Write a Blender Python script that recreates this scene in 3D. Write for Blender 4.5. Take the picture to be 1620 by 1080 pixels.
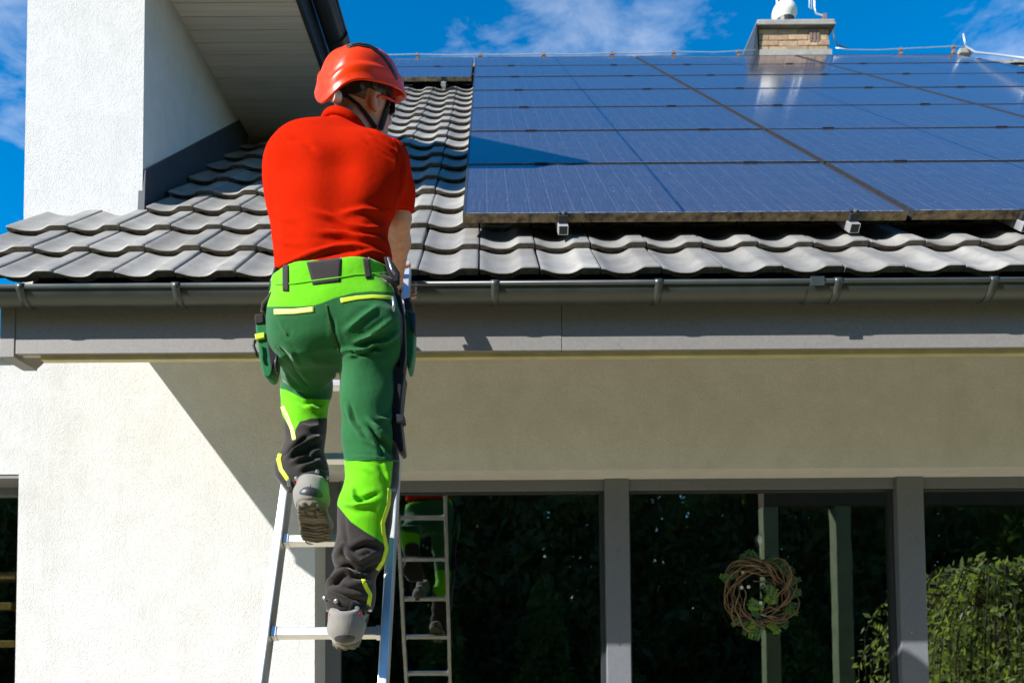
import bpy, math, random
import numpy as np
from mathutils import Vector, Matrix
from mathutils.bvhtree import BVHTree

random.seed(7)
rng = np.random.default_rng(7)
for o in list(bpy.data.objects):
    bpy.data.objects.remove(o)
S = bpy.context.scene
COL = S.collection

# ------------------------------------------------------------------ camera
F = 1266.0
TILT, ROLL = math.radians(2.5), math.radians(.4)
CX, CY = 770.0, 1010 - F * math.tan(math.radians(2.5))
CAM = np.array([0, 0, 1.55])
DV = np.array([0, math.cos(TILT), math.sin(TILT)])
_up = np.array([0, -math.sin(TILT), math.cos(TILT)])
_rt = np.array([1.0, 0, 0])
RV = math.cos(ROLL) * _rt - math.sin(ROLL) * _up
UV_ = math.sin(ROLL) * _rt + math.cos(ROLL) * _up
cd = bpy.data.cameras.new('camera')
cam = bpy.data.objects.new('camera', cd)
COL.objects.link(cam)
cam.matrix_world = Matrix(((RV[0], UV_[0], -DV[0], CAM[0]), (RV[1], UV_[1], -DV[1], CAM[1]),
                           (RV[2], UV_[2], -DV[2], CAM[2]), (0, 0, 0, 1)))
cd.sensor_fit = 'HORIZONTAL'
cd.sensor_width = 36
cd.lens = 36 * F / 1620
cd.shift_x = (810 - CX) / 1620
cd.shift_y = (CY - 540) / 1620
cd.clip_start = .05
cd.clip_end = 4000
cd.dof.use_dof = True
cd.dof.focus_distance = 2.6
cd.dof.aperture_fstop = 4.5
S.camera = cam

# ------------------------------------------------------------------ world, sun, exposure
SUNV = Vector((1.5, 1.0, -1.15)).normalized()          # direction the light travels
EL = math.asin(-SUNV.z)
AZ = math.atan2(-SUNV.x, -SUNV.y)
W = bpy.data.worlds.new('World')
S.world = W
W.use_nodes = True
wn, wl = W.node_tree.nodes, W.node_tree.links
wn.clear()
sky = wn.new('ShaderNodeTexSky')
sky.sky_type = 'NISHITA'
sky.sun_disc = False
sky.sun_elevation = EL
sky.sun_rotation = AZ % (2 * math.pi)
sky.altitude = 600
sky.air_density = 1.15
sky.dust_density = .25
sky.ozone_density = 2.2
hs = wn.new('ShaderNodeHueSaturation')
hs.inputs['Saturation'].default_value = 1.62
hs.inputs['Value'].default_value = 1.0
wl.new(sky.outputs[0], hs.inputs['Color'])
tc = wn.new('ShaderNodeTexCoord')
sep = wn.new('ShaderNodeSeparateXYZ')
wl.new(tc.outputs['Generated'], sep.inputs[0])
zc = wn.new('ShaderNodeMath'); zc.operation = 'MAXIMUM'; zc.inputs[1].default_value = .06
wl.new(sep.outputs['Z'], zc.inputs[0])
dv = wn.new('ShaderNodeVectorMath'); dv.operation = 'DIVIDE'
cmb = wn.new('ShaderNodeCombineXYZ')
for i in range(3): wl.new(zc.outputs[0], cmb.inputs[i])
wl.new(tc.outputs['Generated'], dv.inputs[0]); wl.new(cmb.outputs[0], dv.inputs[1])
mp = wn.new('ShaderNodeMapping')
mp.inputs['Location'].default_value = (7.05, 2.2, 0)
wl.new(dv.outputs[0], mp.inputs[0])
n1 = wn.new('ShaderNodeTexNoise')
n1.inputs['Scale'].default_value = 1.15
n1.inputs['Detail'].default_value = 9
n1.inputs['Roughness'].default_value = .56
n1.inputs['Distortion'].default_value = .25
wl.new(mp.outputs[0], n1.inputs['Vector'])
rp = wn.new('ShaderNodeValToRGB')
rp.color_ramp.elements[0].position = .535
rp.color_ramp.elements[0].color = (0, 0, 0, 1)
rp.color_ramp.elements[1].position = .92
rp.color_ramp.elements[1].color = (1, 1, 1, 1)
n2w = wn.new('ShaderNodeTexNoise'); n2w.inputs['Scale'].default_value = 6.5; n2w.inputs['Detail'].default_value = 8; n2w.inputs['Roughness'].default_value = .66; n2w.inputs['Distortion'].default_value = .6
wl.new(mp.outputs[0], n2w.inputs['Vector'])
cm = wn.new('ShaderNodeMath'); cm.operation = 'MULTIPLY_ADD'; cm.inputs[1].default_value = .34
wl.new(n2w.outputs['Fac'], cm.inputs[0])
c0 = wn.new('ShaderNodeMath'); c0.operation = 'SUBTRACT'; c0.inputs[1].default_value = .17
wl.new(n1.outputs['Fac'], c0.inputs[0]); wl.new(c0.outputs[0], cm.inputs[2])
wl.new(cm.outputs[0], rp.inputs[0])
mx = wn.new('ShaderNodeMix'); mx.data_type = 'RGBA'
wl.new(rp.outputs[0], mx.inputs['Factor'])
wl.new(hs.outputs[0], mx.inputs['A'])
mx.inputs['B'].default_value = (5.2, 5.5, 6.0, 1)
bg = wn.new('ShaderNodeBackground')
bg.inputs['Strength'].default_value = .11
wl.new(mx.outputs['Result'], bg.inputs['Color'])
wo = wn.new('ShaderNodeOutputWorld')
wl.new(bg.outputs[0], wo.inputs[0])

sd = bpy.data.lights.new('sun', 'SUN')
sd.energy = 4.5
sd.angle = math.radians(.53)
sd.color = (1, .972, .925)
sun = bpy.data.objects.new('sun', sd)
sun.rotation_euler = SUNV.to_track_quat('-Z', 'Y').to_euler()
sun.location = (-8, -6, 9)
COL.objects.link(sun)
S.view_settings.view_transform = 'Standard'
S.view_settings.look = 'None'
S.view_settings.exposure = .95
S.view_settings.gamma = 1
S.view_settings.use_curve_mapping = False
S.render.engine = 'CYCLES'
S.cycles.max_bounces = 10
S.cycles.transparent_max_bounces = 16
S.cycles.caustics_reflective = False

# ------------------------------------------------------------------ helpers
def proj(P):
    v = np.asarray(P, float) - CAM
    z = v @ DV
    return np.stack([CX + F * (v @ RV) / z, CY - F * (v @ UV_) / z], -1)

def ray(x, y):
    return DV + RV * (x - CX) / F + UV_ * (CY - y) / F

def at(x, y, Y):
    r = ray(x, y)
    return CAM + r * (Y / r[1])

def tag(o, label=None, cat=None, group=None, kind=None):
    if label: o['label'] = label
    if cat: o['category'] = cat
    if group: o['group'] = group
    if kind: o['kind'] = kind
    return o

def empty(name, loc=(0, 0, 0), label=None, cat=None, group=None):
    o = bpy.data.objects.new(name, None)
    o.location = loc
    o.empty_display_size = .1
    COL.objects.link(o)
    return tag(o, label, cat, group)

def put(o, parent):
    """parent without moving (all parents are unrotated empties or meshes)"""
    if parent is not None:
        o.parent = parent
        p = parent
        off = Vector((0, 0, 0))
        while p is not None:
            off += Vector(p.location); p = p.parent
        o.location = Vector(o.location) - off
    return o

class MB:
    def __init__(s):
        s.v, s.f, s.m = [], [], []
    def quad(s, *p, m=0):
        i = len(s.v); s.v += [tuple(q) for q in p]; s.f.append(tuple(range(i, i + len(p)))); s.m.append(m)
    def add(s, vs, fs, m=0):
        i = len(s.v); s.v += [tuple(q) for q in vs]
        s.f += [tuple(i + k for k in f) for f in fs]; s.m += [m] * len(fs)
    def box(s, a, b, m=0):
        x0, y0, z0 = [min(a[i], b[i]) for i in range(3)]; x1, y1, z1 = [max(a[i], b[i]) for i in range(3)]
        s.add([(x0, y0, z0), (x1, y0, z0), (x1, y1, z0), (x0, y1, z0), (x0, y0, z1), (x1, y0, z1), (x1, y1, z1), (x0, y1, z1)],
              [(0, 3, 2, 1), (4, 5, 6, 7), (0, 1, 5, 4), (1, 2, 6, 5), (2, 3, 7, 6), (3, 0, 4, 7)], m)
        return s
    def obox(s, c, ax, ay, az, h, m=0):
        c, ax, ay, az = [np.asarray(q, float) for q in (c, ax, ay, az)]
        vs = [c + ax * h[0] * i + ay * h[1] * j + az * h[2] * k for k in (-1, 1) for i, j in ((-1, -1), (1, -1), (1, 1), (-1, 1))]
        s.add(vs, [(0, 3, 2, 1), (4, 5, 6, 7), (0, 1, 5, 4), (1, 2, 6, 5), (2, 3, 7, 6), (3, 0, 4, 7)], m)
        return s
    def tube(s, pts, r, n=8, m=0, cap=True, flat=None):
        pts = [np.asarray(p, float) for p in pts]
        rs = r if hasattr(r, '__len__') else [r] * len(pts)
        i0 = len(s.v)
        ref = np.array([0, 0, 1.0])
        t0 = pts[1] - pts[0]; t0 /= np.linalg.norm(t0)
        if abs(t0 @ ref) > .9: ref = np.array([1.0, 0, 0])
        a = np.cross(t0, ref); a /= np.linalg.norm(a)
        for k, p in enumerate(pts):
            t = pts[min(k + 1, len(pts) - 1)] - pts[max(k - 1, 0)]
            t /= (np.linalg.norm(t) + 1e-9)
            a = a - t * (a @ t); a /= (np.linalg.norm(a) + 1e-9)
            b = np.cross(t, a)
            for q in range(n):
                w = 2 * math.pi * q / n
                s.v.append(tuple(p + rs[k] * (a * math.cos(w) + b * math.sin(w))))
        for k in range(len(pts) - 1):
            for q in range(n):
                q2 = (q + 1) % n
                s.f.append((i0 + k * n + q, i0 + k * n + q2, i0 + (k + 1) * n + q2, i0 + (k + 1) * n + q)); s.m.append(m)
        if cap:
            s.f.append(tuple(i0 + q for q in range(n))[::-1]); s.m.append(m)
            s.f.append(tuple(i0 + (len(pts) - 1) * n + q for q in range(n))); s.m.append(m)
        return s
    def build(s, name, mats, parent=None, smooth=False, bevel=0, auto=None, kind=None, mesh_only=False):
        me = bpy.data.meshes.new(name)
        me.from_pydata(s.v, [], s.f)
        mats = mats if isinstance(mats, (list, tuple)) else [mats]
        for q in mats: me.materials.append(q)
        me.polygons.foreach_set('material_index', s.m)
        if smooth: me.polygons.foreach_set('use_smooth', [True] * len(s.f))
        me.update()
        if mesh_only: return me
        o = bpy.data.objects.new(name, me)
        COL.objects.link(o)
        put(o, parent)
        if bevel:
            b = o.modifiers.new('bevel', 'BEVEL'); b.width = bevel; b.segments = 2; b.limit_method = 'ANGLE'; b.angle_limit = math.radians(40)
        if auto is not None:
            me.polygons.foreach_set('use_smooth', [True] * len(s.f))
            me.set_sharp_from_angle(angle=math.radians(auto))
        if kind: o['kind'] = kind
        return o

def mesh_obj(name, verts, faces, mats, parent=None, smooth=True):
    me = bpy.data.meshes.new(name)
    verts = np.asarray(verts, np.float32); faces = np.asarray(faces, np.int32)
    n = faces.shape[1]
    me.vertices.add(len(verts)); me.vertices.foreach_set('co', verts.ravel())
    me.loops.add(faces.size); me.loops.foreach_set('vertex_index', faces.ravel())
    me.polygons.add(len(faces))
    me.polygons.foreach_set('loop_start', np.arange(len(faces), dtype=np.int32) * n)
    me.polygons.foreach_set('use_smooth', np.full(len(faces), smooth))
    for q in (mats if isinstance(mats, (list, tuple)) else [mats]): me.materials.append(q)
    me.update(calc_edges=True); me.validate()
    o = bpy.data.objects.new(name, me)
    COL.objects.link(o)
    return put(o, parent)

# ------------------------------------------------------------------ materials
def node_mat(name):
    m = bpy.data.materials.new(name); m.use_nodes = True
    nt = m.node_tree
    b = nt.nodes['Principled BSDF']
    return m, nt, b

def pos_noise(nt, scale, detail=4, rough=.55, stretch=(1, 1, 1), coord='Position'):
    if coord == 'Position':
        g = nt.nodes.new('ShaderNodeNewGeometry'); out = g.outputs['Position']
    else:
        g = nt.nodes.new('ShaderNodeTexCoord'); out = g.outputs[coord]
    mpn = nt.nodes.new('ShaderNodeMapping'); mpn.inputs['Scale'].default_value = stretch
    nt.links.new(out, mpn.inputs[0])
    n = nt.nodes.new('ShaderNodeTexNoise')
    n.inputs['Scale'].default_value = scale; n.inputs['Detail'].default_value = detail; n.inputs['Roughness'].default_value = rough
    nt.links.new(mpn.outputs[0], n.inputs['Vector'])
    return n.outputs['Fac']

def ramp(nt, fac, stops):
    r = nt.nodes.new('ShaderNodeValToRGB')
    e = r.color_ramp.elements
    while len(e) < len(stops): e.new(.5)
    for q, (p, c) in zip(e, stops):
        q.position = p; q.color = (c[0], c[1], c[2], 1) if hasattr(c, '__len__') else (c, c, c, 1)
    nt.links.new(fac, r.inputs[0])
    return r.outputs[0]

def mixc(nt, fac, a, b, mode='MIX'):
    m = nt.nodes.new('ShaderNodeMix'); m.data_type = 'RGBA'; m.blend_type = mode
    for s, v in (('Factor', fac), ('A', a), ('B', b)):
        if hasattr(v, 'is_linked'): nt.links.new(v, m.inputs[s])
        elif s == 'Factor': m.inputs[s].default_value = v
        else: m.inputs[s].default_value = (v[0], v[1], v[2], 1)
    return m.outputs['Result']

def math_n(nt, op, a, b=None, c=None):
    m = nt.nodes.new('ShaderNodeMath'); m.operation = op
    for i, v in enumerate((a, b, c)):
        if v is None: continue
        if hasattr(v, 'is_linked'): nt.links.new(v, m.inputs[i])
        else: m.inputs[i].default_value = v
    return m.outputs[0]

def bump(nt, b, fac, strength, dist):
    bn = nt.nodes.new('ShaderNodeBump'); bn.inputs['Strength'].default_value = strength; bn.inputs['Distance'].default_value = dist
    nt.links.new(fac, bn.inputs['Height'])
    prev = b.inputs['Normal']
    if prev.is_linked:
        nt.links.new(prev.links[0].from_socket, bn.inputs['Normal'])
    nt.links.new(bn.outputs[0], b.inputs['Normal'])

def M(name, col, rough=.5, metal=0, spec=.5, var=None, bmp=None, coord='Position', stretch=(1, 1, 1), rand=0, coat=0, rvar=0):
    m, nt, b = node_mat(name)
    b.inputs['Roughness'].default_value = rough; b.inputs['Metallic'].default_value = metal
    b.inputs['Specular IOR Level'].default_value = spec
    b.inputs['Coat Weight'].default_value = coat
    b.inputs['Base Color'].default_value = (*col, 1)
    src = None
    if var:
        sc, amt = var[0], var[1]
        n = pos_noise(nt, sc, 6, .6, stretch, coord)
        lo = [c * (1 - amt) for c in col]; hi = [min(1, c * (1 + amt)) for c in col]
        if len(var) > 2: lo = var[2]
        src = ramp(nt, n, [(.3, lo), (.7, hi)])
        if rvar:
            r = ramp(nt, n, [(.3, max(0, rough - rvar)), (.7, min(1, rough + rvar))])
            nt.links.new(r, b.inputs['Roughness'])
    if rand:
        oi = nt.nodes.new('ShaderNodeObjectInfo')
        k = ramp(nt, oi.outputs['Random'], [(0, 1 - rand), (1, 1.0)])
        src = mixc(nt, 1.0, src if src is not None else col, k, 'MULTIPLY')
    if src is not None: nt.links.new(src, b.inputs['Base Color'])
    if bmp:
        n2 = pos_noise(nt, bmp[0], 5, .6, stretch, coord); bump(nt, b, n2, bmp[1], bmp[2])
    return m

def plaster():
    m, nt, b = node_mat('white_plaster')
    n = pos_noise(nt, 9, 5, .6)
    n2 = pos_noise(nt, 230, 3, .6)
    c = ramp(nt, n, [(.25, (.635, .63, .61)), (.75, (.735, .73, .712))])
    c = mixc(nt, ramp(nt, n2, [(.30, .65), (.46, 0.0)]), c, (.50, .48, .43))
    st = pos_noise(nt, 3.5, 7, .72, (1.6, 1, .3))
    c = mixc(nt, ramp(nt, st, [(.50, 0.0), (.80, .38)]), c, (.50, .47, .40))
    nt.links.new(c, b.inputs['Base Color'])
    b.inputs['Roughness'].default_value = .92; b.inputs['Specular IOR Level'].default_value = .2
    bump(nt, b, n2, .6, .008)
    bump(nt, b, pos_noise(nt, 38, 3, .55), .22, .006)
    return m

MAT = {}
MAT['plaster'] = plaster()
def tile_mat():
    m, nt, b = node_mat('grey_engobed_clay')
    oi = nt.nodes.new('ShaderNodeObjectInfo')
    n = pos_noise(nt, 7, 6, .65)
    c = ramp(nt, n, [(.3, (.225, .212, .190)), (.72, (.345, .328, .295))])
    c = mixc(nt, 1.0, c, ramp(nt, oi.outputs['Random'], [(0, .72), (1, 1.08)]), 'MULTIPLY')
    n3 = pos_noise(nt, 60, 5, .7)
    c = mixc(nt, ramp(nt, n3, [(.58, 0.0), (.76, .5)]), c, (.40, .35, .27))
    c = mixc(nt, ramp(nt, pos_noise(nt, 22, 6, .75), [(.55, 0.0), (.72, .45)]), c, (.12, .105, .085))
    nt.links.new(c, b.inputs['Base Color'])
    nt.links.new(ramp(nt, n, [(.3, .50), (.7, .68)]), b.inputs['Roughness'])
    bump(nt, b, pos_noise(nt, 260, 3), .12, .002)
    return m
MAT['tile'] = tile_mat()
MAT['tile_edge'] = M('tile_edge_clay', (.15, .125, .095), .75, var=(45, .5), bmp=(120, .3, .003))
MAT['deck'] = M('dark_roof_deck', (.03, .03, .03), .9)
MAT['gutter'] = M('graphite_gutter_metal', (.040, .047, .042), .36, metal=0.0, spec=.6, var=(6, .18), bmp=(40, .05, .002), rvar=.08)
MAT['fascia'] = M('grey_coated_fascia', (.215, .203, .188), .55, var=(90, .10), bmp=(220, .12, .001))
MAT['fascia_dark'] = M('graphite_fascia', (.045, .05, .055), .45, var=(20, .12))
MAT['trim'] = M('cream_trim', (.50, .44, .22), .6, var=(10, .15))
MAT['board'] = M('white_soffit_board', (.80, .74, .62), .6, var=(14, .12), stretch=(.12, 3, 3), bmp=(60, .15, .002), rand=.14)
MAT['flash'] = M('graphite_flashing', (.04, .045, .055), .5, var=(10, .2))
MAT['frame'] = M('anthracite_window_frame', (.145, .155, .175), .48, var=(60, .08), bmp=(300, .08, .001))
MAT['frame_dark'] = M('dark_window_gasket', (.03, .033, .036), .5)
MAT['alu'] = M('brushed_aluminium', (.74, .74, .74), .42, metal=.72, var=(25, .10), stretch=(1, 1, .15), rvar=.08)
MAT['steel'] = M('steel_clamp', (.45, .45, .45), .4, metal=.9, var=(80, .2))
MAT['panel_frame'] = M('black_anodised_frame', (.03, .03, .032), .45, var=(50, .3))
MAT['panel_edge'] = M('weathered_frame_edge', (.30, .20, .10), .85, var=(30, .7, (.035, .028, .02)), bmp=(70, .4, .003))
MAT['copper'] = M('oxidised_clip', (.19, .13, .10), .6, var=(30, .3))
MAT['wire'] = M('galvanised_wire', (.62, .64, .67), .4, metal=.6)
MAT['concrete'] = M('concrete_cap', (.30, .285, .25), .85, var=(8, .2), bmp=(60, .3, .004))
MAT['mortar'] = M('mortar', (.30, .265, .21), .95, var=(40, .15), bmp=(90, .3, .003))
MAT['brick'] = M('sandy_brick', (.44, .29, .17), .85, var=(25, .28), bmp=(80, .4, .003), rand=.35)
MAT['cowl'] = M('white_painted_cowl', (.70, .66, .58), .45, var=(12, .12))
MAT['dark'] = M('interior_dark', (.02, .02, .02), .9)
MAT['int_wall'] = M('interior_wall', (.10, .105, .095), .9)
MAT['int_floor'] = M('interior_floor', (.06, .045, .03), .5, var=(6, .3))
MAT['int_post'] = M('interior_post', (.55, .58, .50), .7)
MAT['wood'] = M('oak_tread', (.34, .14, .045), .5, var=(18, .3), stretch=(1, 6, 6))
MAT['lawn'] = M('lawn', (.095, .11, .03), .95, var=(3, .35), bmp=(30, .6, .03))
MAT['paving'] = M('pale_bounce_paving', (.58, .50, .34), .85, var=(3, .12))  # tone chosen for the warm light it throws up under the eave

def glass_mat(name, tint, ior, rough=0.0):
    m, nt, b = node_mat(name)
    nt.nodes.remove(b)
    tr = nt.nodes.new('ShaderNodeBsdfTransparent'); tr.inputs[0].default_value = (*tint, 1)
    gl = nt.nodes.new('ShaderNodeBsdfGlossy'); gl.inputs['Roughness'].default_value = rough
    gl.inputs[0].default_value = (.93, 1, .95, 1)
    fr = nt.nodes.new('ShaderNodeFresnel'); fr.inputs[0].default_value = ior
    nz = pos_noise(nt, 2.2, 2)
    bn = nt.nodes.new('ShaderNodeBump'); bn.inputs['Strength'].default_value = .012; bn.inputs['Distance'].default_value = .02
    nt.links.new(nz, bn.inputs['Height']); nt.links.new(bn.outputs[0], gl.inputs['Normal'])
    mxs = nt.nodes.new('ShaderNodeMixShader')
    ge = nt.nodes.new('ShaderNodeNewGeometry')
    nt.links.new(math_n(nt, 'MULTIPLY', fr.outputs[0], math_n(nt, 'SUBTRACT', 1.0, ge.outputs['Backfacing'])), mxs.inputs[0]); nt.links.new(tr.outputs[0], mxs.inputs[1]); nt.links.new(gl.outputs[0], mxs.inputs[2])
    nt.links.new(mxs.outputs[0], nt.nodes['Material Output'].inputs[0])
    return m
MAT['glass'] = glass_mat('window_glass', (.66, .74, .66), 2.9)

def leaf_mat(name, col, trans, amt=.35, rough=.5):
    m, nt, b = node_mat(name)
    n = pos_noise(nt, 3.5, 5)
    c = ramp(nt, n, [(.3, [q * (1 - amt) for q in col]), (.7, [q * (1 + amt) for q in col])])
    nt.links.new(c, b.inputs['Base Color']); b.inputs['Roughness'].default_value = rough
    if trans:
        tl = nt.nodes.new('ShaderNodeBsdfTranslucent'); nt.links.new(mixc(nt, 1, c, (1.0, 1.15, .35), 'MULTIPLY'), tl.inputs[0])
        mxs = nt.nodes.new('ShaderNodeMixShader'); mxs.inputs[0].default_value = trans
        nt.links.new(b.outputs[0], mxs.inputs[1]); nt.links.new(tl.outputs[0], mxs.inputs[2])
        nt.links.new(mxs.outputs[0], nt.nodes['Material Output'].inputs[0])
    return m
MAT['bark'] = M('bark', (.07, .05, .035), .9, var=(12, .3))
MAT['conifer'] = leaf_mat('dark_conifer_leaf', (.085, .13, .045), 0.45)
MAT['bright_leaf'] = leaf_mat('sunlit_leaf', (.10, .15, .02), .45)
MAT['bush_leaf'] = leaf_mat('glossy_bush_leaf', (.46, .52, .24), .6, rough=.3)
MAT['post'] = M('olive_painted_post', (.15, .18, .10), .7, var=(6, .2))
MAT['shrub_leaf'] = leaf_mat('mid_green_leaf', (.11, .17, .04), .5)

# ------------------------------------------------------------------ roof geometry
TH = math.radians(40.8)
SL = np.array([0, math.cos(TH), math.sin(TH)])
NR = np.array([0, -math.sin(TH), math.cos(TH)])
OFF = .115                                      # glass above the tile plane
P0 = at(732, 338.5, 3.28)                       # lower left glass corner of the panel field
PW, PH = 1.892, 1.116                           # panel pitch
_t = P0 - NR * OFF
_r = ray(600, 437.5)
EAVE = CAM + _r * (((_t - CAM) @ NR) / (_r @ NR))   # tile nose line
EY, EZ = EAVE[1], EAVE[2]
def roof(x, s, h=0):
    return np.array([x, EY, EZ]) + SL * s + NR * h
YW = 3.85                                       # outer face of the house wall
X_R = 6.65                                      # right verge
RIDGE_S = (P0 + SL * (PH * 7) - roof(0, 0))@SL + .12
TW = .2315; GAUGE = .355
X_SEAM = at(759.5, 437, EY)[0]

house = empty('house', (0, YW, 0), 'white plastered house with grey tiled roof, graphite gutter and large windows', 'house')

# ground (not in frame but lights the scene)
g = MB(); g.quad((-1500, -1500, 0), (1500, -1500, 0), (1500, 1500, 0), (-1500, 1500, 0))
tag(g.build('ground', MAT['lawn']), kind='structure')
g = MB(); g.box((-4, .4, .0), (9, YW + .3, .06))
tag(g.build('bounce_terrace', MAT['paving']), kind='structure')  # unseen terrace added to bounce light onto the shaded wall

# --- walls
XT0, XT1 = at(40, 200, YW)[0], at(225, 330, YW)[0]
XL = at(27, 900, YW)[0]                         # right edge of left window
ZL = at(14, 750, YW)[2]
XO0 = at(498, 950, YW)[0]                       # left jamb of the big window
ZO = at(1000, 742.5, YW)[2]
WD = .22                                        # reveal depth
wall_top = EZ + (YW - EY) * math.tan(TH) - .14
wall = MB()
wall.box((XL, YW, 0), (XO0, YW + .35, ZO))
wall.box((XL - 2.3, YW, 0), (XL - 3.5, YW + .35, ZL))
wall.box((XL - 3.5, YW, ZL), (XT0, YW + .35, 2.95))
wall.box((XL, YW, ZL), (XT0, YW + .35, ZO + .0)) if ZL < ZO else None
wall.box((XT0, YW, ZO), (X_R - .5, YW + .35, wall_top))
wall.box((5.6, YW, 0), (X_R - .5, YW + .35, ZO))
wall_o = wall.build('wall', MAT['plaster'], house)
tw = MB()
def side_x(Y): return XT1 + (Y - YW) * .05
tw.add([(XT0, YW, wall_top), (XT1, YW, wall_top), (side_x(6), 6, wall_top), (XT0, 6, wall_top),
        (XT0, YW, 5.85), (XT1, YW, 5.45), (side_x(6), 6, 5.45), (XT0, 6, 5.85)],
       [(0, 3, 2, 1), (4, 5, 6, 7), (0, 1, 5, 4), (1, 2, 6, 5), (2, 3, 7, 6), (3, 0, 4, 7)])
tw.build('upper_wall', MAT['plaster'], house)
cp = MB(); cp.box((XL - 3.6, YW - .05, 2.952), (XT0 - .004, YW + 1.5, 3.02)); cp.build('wall_coping', MAT['fascia'], house, bevel=.006)

# --- roof deck + tiles
deck = MB()
deck_x0 = -1.80
deck.add([roof(deck_x0, .03, -.16), roof(X_R, .03, -.16), roof(X_R, RIDGE_S, -.16), roof(deck_x0, RIDGE_S, -.16),
          roof(deck_x0, .03, -.055), roof(X_R, .03, -.055), roof(X_R, RIDGE_S, -.055), roof(deck_x0, RIDGE_S, -.055)],
         [(0, 3, 2, 1), (4, 5, 6, 7), (0, 1, 5, 4), (1, 2, 6, 5), (2, 3, 7, 6), (3, 0, 4, 7)])
# rear slope
rz = roof(0, RIDGE_S, -.055)
deck.quad((deck_x0, rz[1], rz[2]), (X_R, rz[1], rz[2]), (X_R, rz[1] + 5, rz[2] - 4.3), (deck_x0, rz[1] + 5, rz[2] - 4.3))
roof_o = deck.build('roof', MAT['deck'], house)

def tile_mesh(w, name):
    L = GAUGE + .07
    prof = [(0, .0275), (.03, .0268), (.08, .0225), (.14, .0155), (.21, .0085), (.30, .0035), (.39, .002), (.48, .003), (.545, .0075),
            (.60, .0155), (.65, .0255), (.685, .032), (.715, .0352), (.75, .036), (.95, .036), (.985, .0345), (1.0, .030)]
    prof = [(u, h * .68) for u, h in prof]
    b = MB()
    n = len(prof)
    # rows: rounded nose, body, head.  local axes x, s (up slope), h
    rows = [(-.002, -.005, 0.93), (0, -.002, 0.96), (.005, 0, 1), (.10, 0, 1), (.24, 0, 1), (L, 0, 1)]
    lift = .034
    vs = []
    for s, dh, k in rows:
        for u, h in prof:
            vs.append((u * (w - .0065), s, h * k + dh + lift * (1 - s / L)))
    nr = len(rows)
    bot = []
    for u, h in prof:
        bot.append((u * (w - .0065), .002, -.0075 + lift))
    fs, ms = [], []
    for r in range(nr - 1):
        for i in range(n - 1):
            fs.append((r * n + i, r * n + i + 1, (r + 1) * n + i + 1, (r + 1) * n + i)); ms.append(0)
    o = len(vs); vs += bot
    for i in range(n - 1):
        fs.append((o + i, o + i + 1, i + 1, i)); ms.append(1)
    # undersides and side faces
    o2 = len(vs)
    vs += [(0, .002, -.0075 + lift), (w - .004, .002, -.0075 + lift), (w - .004, L, -.012), (0, L, -.012)]
    fs.append((o2 + 3, o2 + 2, o2 + 1, o2)); ms.append(1)
    fs.append((o2 + 1, o2 + 2, (nr - 1) * n + n - 1, 3 * n + n - 1, 2 * n + n - 1, n + n - 1, n - 1)); ms.append(0)
    fs.append((o2, 0, n, 2 * n, 3 * n, (nr - 1) * n, o2 + 3)); ms.append(0)
    # hanging trough rib below the nose
    o3 = len(vs); k = 9
    for j in range(k + 1):
        a = math.pi * j / k
        u = w * (.40 - .27 * math.cos(a)); d = -.006 - .022 * math.sin(a)
        vs += [(u, .016, d + lift), (u, .10, d + lift - .004), (u, .016, -.006 + lift)]
    for j in range(k):
        a, c = o3 + j * 3, o3 + j * 3 + 3
        fs.append((a, a + 1, c + 1, c)); ms.append(1)
        fs.append((a + 2, a, c, c + 2)); ms.append(1)
    b.v, b.f, b.m = [(x, s * SL[1] + h * NR[1], s * SL[2] + h * NR[2]) for x, s, h in vs], fs, ms
    me = b.build(name, [MAT['tile'], MAT['tile_edge']], mesh_only=True)
    me.polygons.foreach_set('use_smooth', [True] * len(fs))
    me.set_sharp_from_angle(angle=math.radians(38))
    return me
TILE = tile_mesh(TW, 'roof_tile'); TILE_V = tile_mesh(TW * 1.22, 'verge_tile')
PX0 = P0[0]
def add_tile(x, r, me, name='roof_tile'):
    p = roof(x + rng.normal(0, .0012), r * GAUGE + rng.normal(0, .0015), -.024 + rng.normal(0, .0008))
    o = bpy.data.objects.new(name, me); o.location = p
    o.rotation_euler = (rng.normal(0, .002), rng.normal(0, .005), rng.normal(0, .004))
    COL.objects.link(o); put(o, roof_o)
KC0 = -8
for r in range(0, 26):
    for c in range(KC0, 27):
        x = X_SEAM + c * TW
        if x + TW > X_R + .1: continue
        if x < -1.9: continue
        s = r * GAUGE
        Yt = roof(0, s)[1]
        # hidden below the panels?
        sp = (P0 - roof(0, 0)) @ SL
        if r >= 5 and x > PX0 + .12 and x < X_R - .75: continue
        if r >= 5 and x > X_R - .75 and not (r > 14): continue
        if Yt + .1 > YW and x + TW * .6 < side_x(Yt) : continue
        if r > 17 and x < -.8: continue
        if r >= 16 and x < PX0 and s > sp + PH * 5 + .5: continue
        add_tile(x, r, TILE)
for r in range(0, 3):
    add_tile(X_SEAM + KC0 * TW - TW * 1.22 + .0, r, TILE_V, 'verge_tile')
X_V = X_SEAM + KC0 * TW - TW * 1.22

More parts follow.
